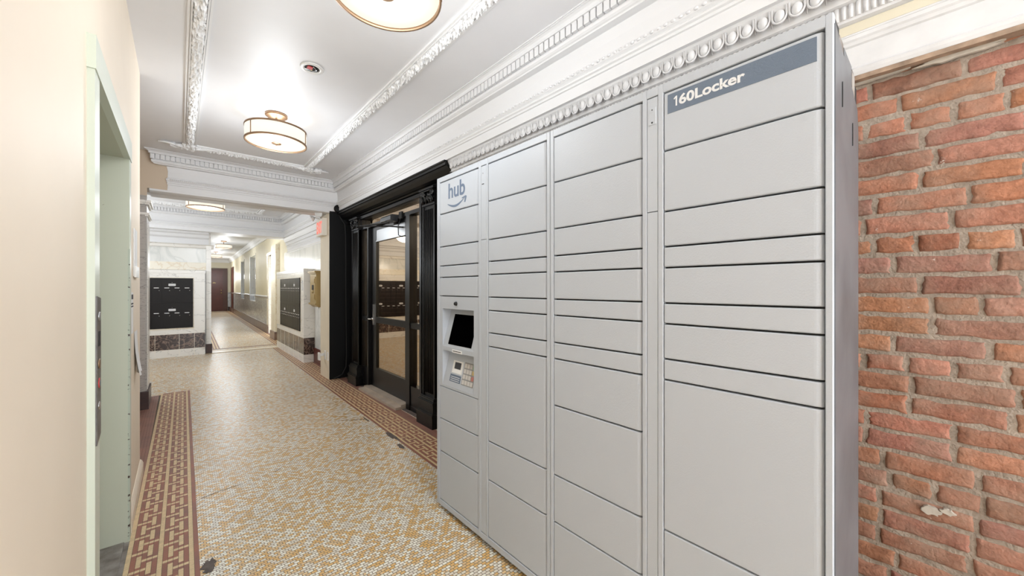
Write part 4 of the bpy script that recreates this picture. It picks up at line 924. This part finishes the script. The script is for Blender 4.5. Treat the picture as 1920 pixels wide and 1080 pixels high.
# gold painted box + conduit
t = thing('call_box', 'old gold-painted cast metal box hung on wall beside marble block', 'wall box', (1.70, 6.75, 1.0))
mb = MB(); mb.box(1.64, 1.79, 6.58, 6.95, 1.05, 1.53); mb.build('body', 'brass', t)
mb = MB(); mb.box(1.625, 1.79, 6.565, 6.965, 1.53, 1.55); mb.box(1.61, 1.79, 6.55, 6.98, 1.55, 1.575); mb.build('lid', 'brass', t)
mb = MB(); mb.box(1.62, 1.79, 6.56, 6.97, 1.03, 1.055); mb.prism([(1.63, 1.03), (1.79, 1.03), (1.79, .99), (1.68, .99)], 6.58, 6.95, lambda p, q, tt: (p, tt, q)); mb.build('foot', 'brass', t)
mb = MB(); mb.box(1.632, 1.64, 6.62, 6.91, 1.10, 1.48); mb.box(1.625, 1.632, 6.65, 6.88, 1.12, 1.20); mb.box(1.625, 1.632, 6.65, 6.88, 1.38, 1.45); mb.ball((1.63, 6.765, 1.24), .012, .05, .03); mb.build('front_plate', 'brass', t)
mb = MB(); mb.box(1.628, 1.631, 6.70, 6.80, 1.27, 1.35); mb.build('slot', 'rubber', t)
mb = MB(); mb.tube([(1.72, 6.74, .99), (1.72, 6.74, .97), (1.71, 6.74, .96)], .006, 6); mb.build('hook', 'chrome', t)
mb = MB(); mb.box(1.745, 1.79, 6.50, 6.56, 1.58, 2.06); mb.tube([(1.765, 6.53, 1.55), (1.765, 6.53, 1.66)], .02, 8)
ob = mb.build('conduit', 'brass', None, kind=''); ob['label'] = 'gold-painted vertical conduit rising above the gold wall box'; ob['category'] = 'conduit'
# round black disc and cable on the black pier
xx, zz = plane_y(634, 392, 5.66)
t = thing('alarm_speaker', 'round black disc speaker at the top corner of black pier', 'speaker', (xx, 5.66, zz))
mb = MB(); mb.lathe([(0, -.03), (.05, -.028), (.058, -.02), (.058, .0), (.045, .012), (.02, .038), (0, .038)], (xx, 5.66, zz), 'y', 32); mb.build('housing', 'black_matte', t)
mb = MB()
for rr in (.02, .035, .048): mb.lathe([(rr-.003, -.029), (rr, -.032), (rr+.003, -.029)], (xx, 5.66, zz), 'y', 28)
mb.build('grille_rings', 'black_matte', t)
mb = MB(); mb.tube([(xx+.01, 5.69, zz-.05), (xx+.05, 5.69, zz-.13), (xx+.10, 5.69, zz-.2), (xx+.115, 5.69, zz-.4), (xx+.115, 5.69, 1.5), (xx+.12, 5.69, .8), (xx+.125, 5.69, .35), (xx+.115, 5.68, .16), (xx+.06, 5.67, .06), (xx-.02, 5.665, .03), (xx-.06, 5.66, .02)], .009, 8)
ob = mb.build('cable', 'rubber', None, kind=''); ob['label'] = 'black cable running down the black pier to the floor'; ob['category'] = 'cable'
# door holder
t = thing('door_holder', 'white magnetic door holder low on the cream pier flank', 'door holder', (1.57, 5.95, .3))
mb = MB(); mb.cbox(1.585, 1.594, 5.86, 5.93, .26, .39, .003); mb.build('back_plate', 'plastic', t)
mb = MB(); mb.box(1.53, 1.594, 5.95, 5.98, .31, .345); mb.build('arm', 'plastic', t)
mb = MB(); mb.cbox(1.515, 1.535, 5.93, 6.00, .25, .36, .003); mb.build('magnet', 'plastic', t)
t = thing('wall_plate', 'small blank white switch plate beside the door holder', 'switch plate', (1.59, 5.77, .3))
mb = MB(); mb.cbox(1.586, 1.593, 5.745, 5.80, .26, .38, .003); mb.build('cover', 'plastic', t)
# thermostat-like white buzzer by the right mailboxes
t = thing('buzzer', 'tiny white wall buzzer on marble beside the right mailbox panel', 'buzzer', (1.61, 7.37, 1.3))
mb = MB(); mb.cbox(1.600, 1.616, 7.345, 7.39, 1.26, 1.43, .004); mb.build('body', 'plastic', t)
mb = MB(); mb.ball((1.600, 7.367, 1.395), .004, .010, .010); mb.build('button', 'slate', t)
# lift call panel
xf = -.190
t = thing('lift_call_panel', 'tall narrow steel lift button panel on green door casing', 'button panel', (xf, 1.735, .86))
mb = MB(); mb.add([(xf+a_, y_, z_) for a_ in (0, .0035) for y_, z_ in ((1.690, .82), (1.764, .84), (1.764, 1.268), (1.690, 1.275))], [(0, 1, 2, 3), (4, 7, 6, 5), (0, 4, 5, 1), (1, 5, 6, 2), (2, 6, 7, 3), (3, 7, 4, 0)]); mb.build('face_plate', mat('worn_dark_steel', (112, 108, 106), .4, metal=.5, var=.25, vscale=30), t)
for zz, m_, rr, nm in ((1.212, 'alu', .014, 'button'), (1.065, 'bronze', .015, 'button'), (1.005, 'red', .016, 'button_ring'), (1.005, 'steel', .011, 'button'), (.935, 'chrome', .012, 'key_switch')):
    mb = MB(); mb.lathe([(rr, 0), (rr, .001 if nm != 'button' else .0018), (rr*.8, .0018 if nm != 'button' else .0028), (0, .0018 if nm != 'button' else .003)], (xf+.0035, 1.727, zz), 'x', 24); mb.build(nm, m_, t)
mb = MB(); mb.box(xf+.003, xf+.0045, 1.712, 1.744, 1.12, 1.165); mb.build('indicator_window', 'rubber', t)
# papers on the left wall
def sheet(nm, label, y0, y1, z0, z1, curl=.006, ink=True, seed=0):
    n = 8; mb = MB(); vs = []
    for j in range(n+1):
        for i in range(n+1):
            fy, fz = i/n, j/n; vs.append((XL+.002+curl*(1-fz)**2*abs(math.sin(fy*3+seed)), y0+(y1-y0)*fy, z0+(z1-z0)*fz))
    mb.add(vs, [(j*(n+1)+i, j*(n+1)+i+1, (j+1)*(n+1)+i+1, (j+1)*(n+1)+i) for j in range(n) for i in range(n)], 0, True)
    mb.add([(a-.0006, b, c) for a, b, c in vs], [(j*(n+1)+i, (j+1)*(n+1)+i, (j+1)*(n+1)+i+1, j*(n+1)+i+1) for j in range(n) for i in range(n)], 0, True)
    t = thing(nm, label, 'paper', (XL, (y0+y1)/2, z0)); mb.build('sheet', 'paper', t, recalc=False)
    return t
t = sheet('paper_notice', 'white printed paper notice taped to the cream wall below the holder', 2.93, 3.16, 1.04, 1.275, .004)
def bar(mb, y0, y1, z): mb.box(XL+.0058, XL+.0063, y0, y1, z, z+.004)
mb = MB(); mb.box(XL+.0022, XL+.004, 3.06, 3.14, 1.235, 1.262); mb.box(XL+.0022, XL+.0045, 2.95, 3.14, 1.205, 1.213); mb.box(XL+.0022, XL+.0045, 2.95, 3.14, 1.19, 1.197)
mb.build('printed_heading', 'ink', t)
t = thing('document_holder', 'clear-fronted white document holder hung highest on the cream wall', 'document holder', (XL, 3.30, 1.36))
mb = MB(); mb.box(XL+.0005, XL+.005, 3.20, 3.40, 1.37, 1.66); mb.build('back_sheet', 'paper', t); mb = MB(); mb.cbox(XL+.005, XL+.014, 3.195, 3.405, 1.365, 1.43, .001); mb.build('pocket', 'plastic', t)
sheet('paper_leaflet', 'blank white curled paper leaflet lowest on the cream wall', 3.25, 3.45, .76, 1.03, .03, seed=1.0)
print('objects', len(bpy.data.objects))
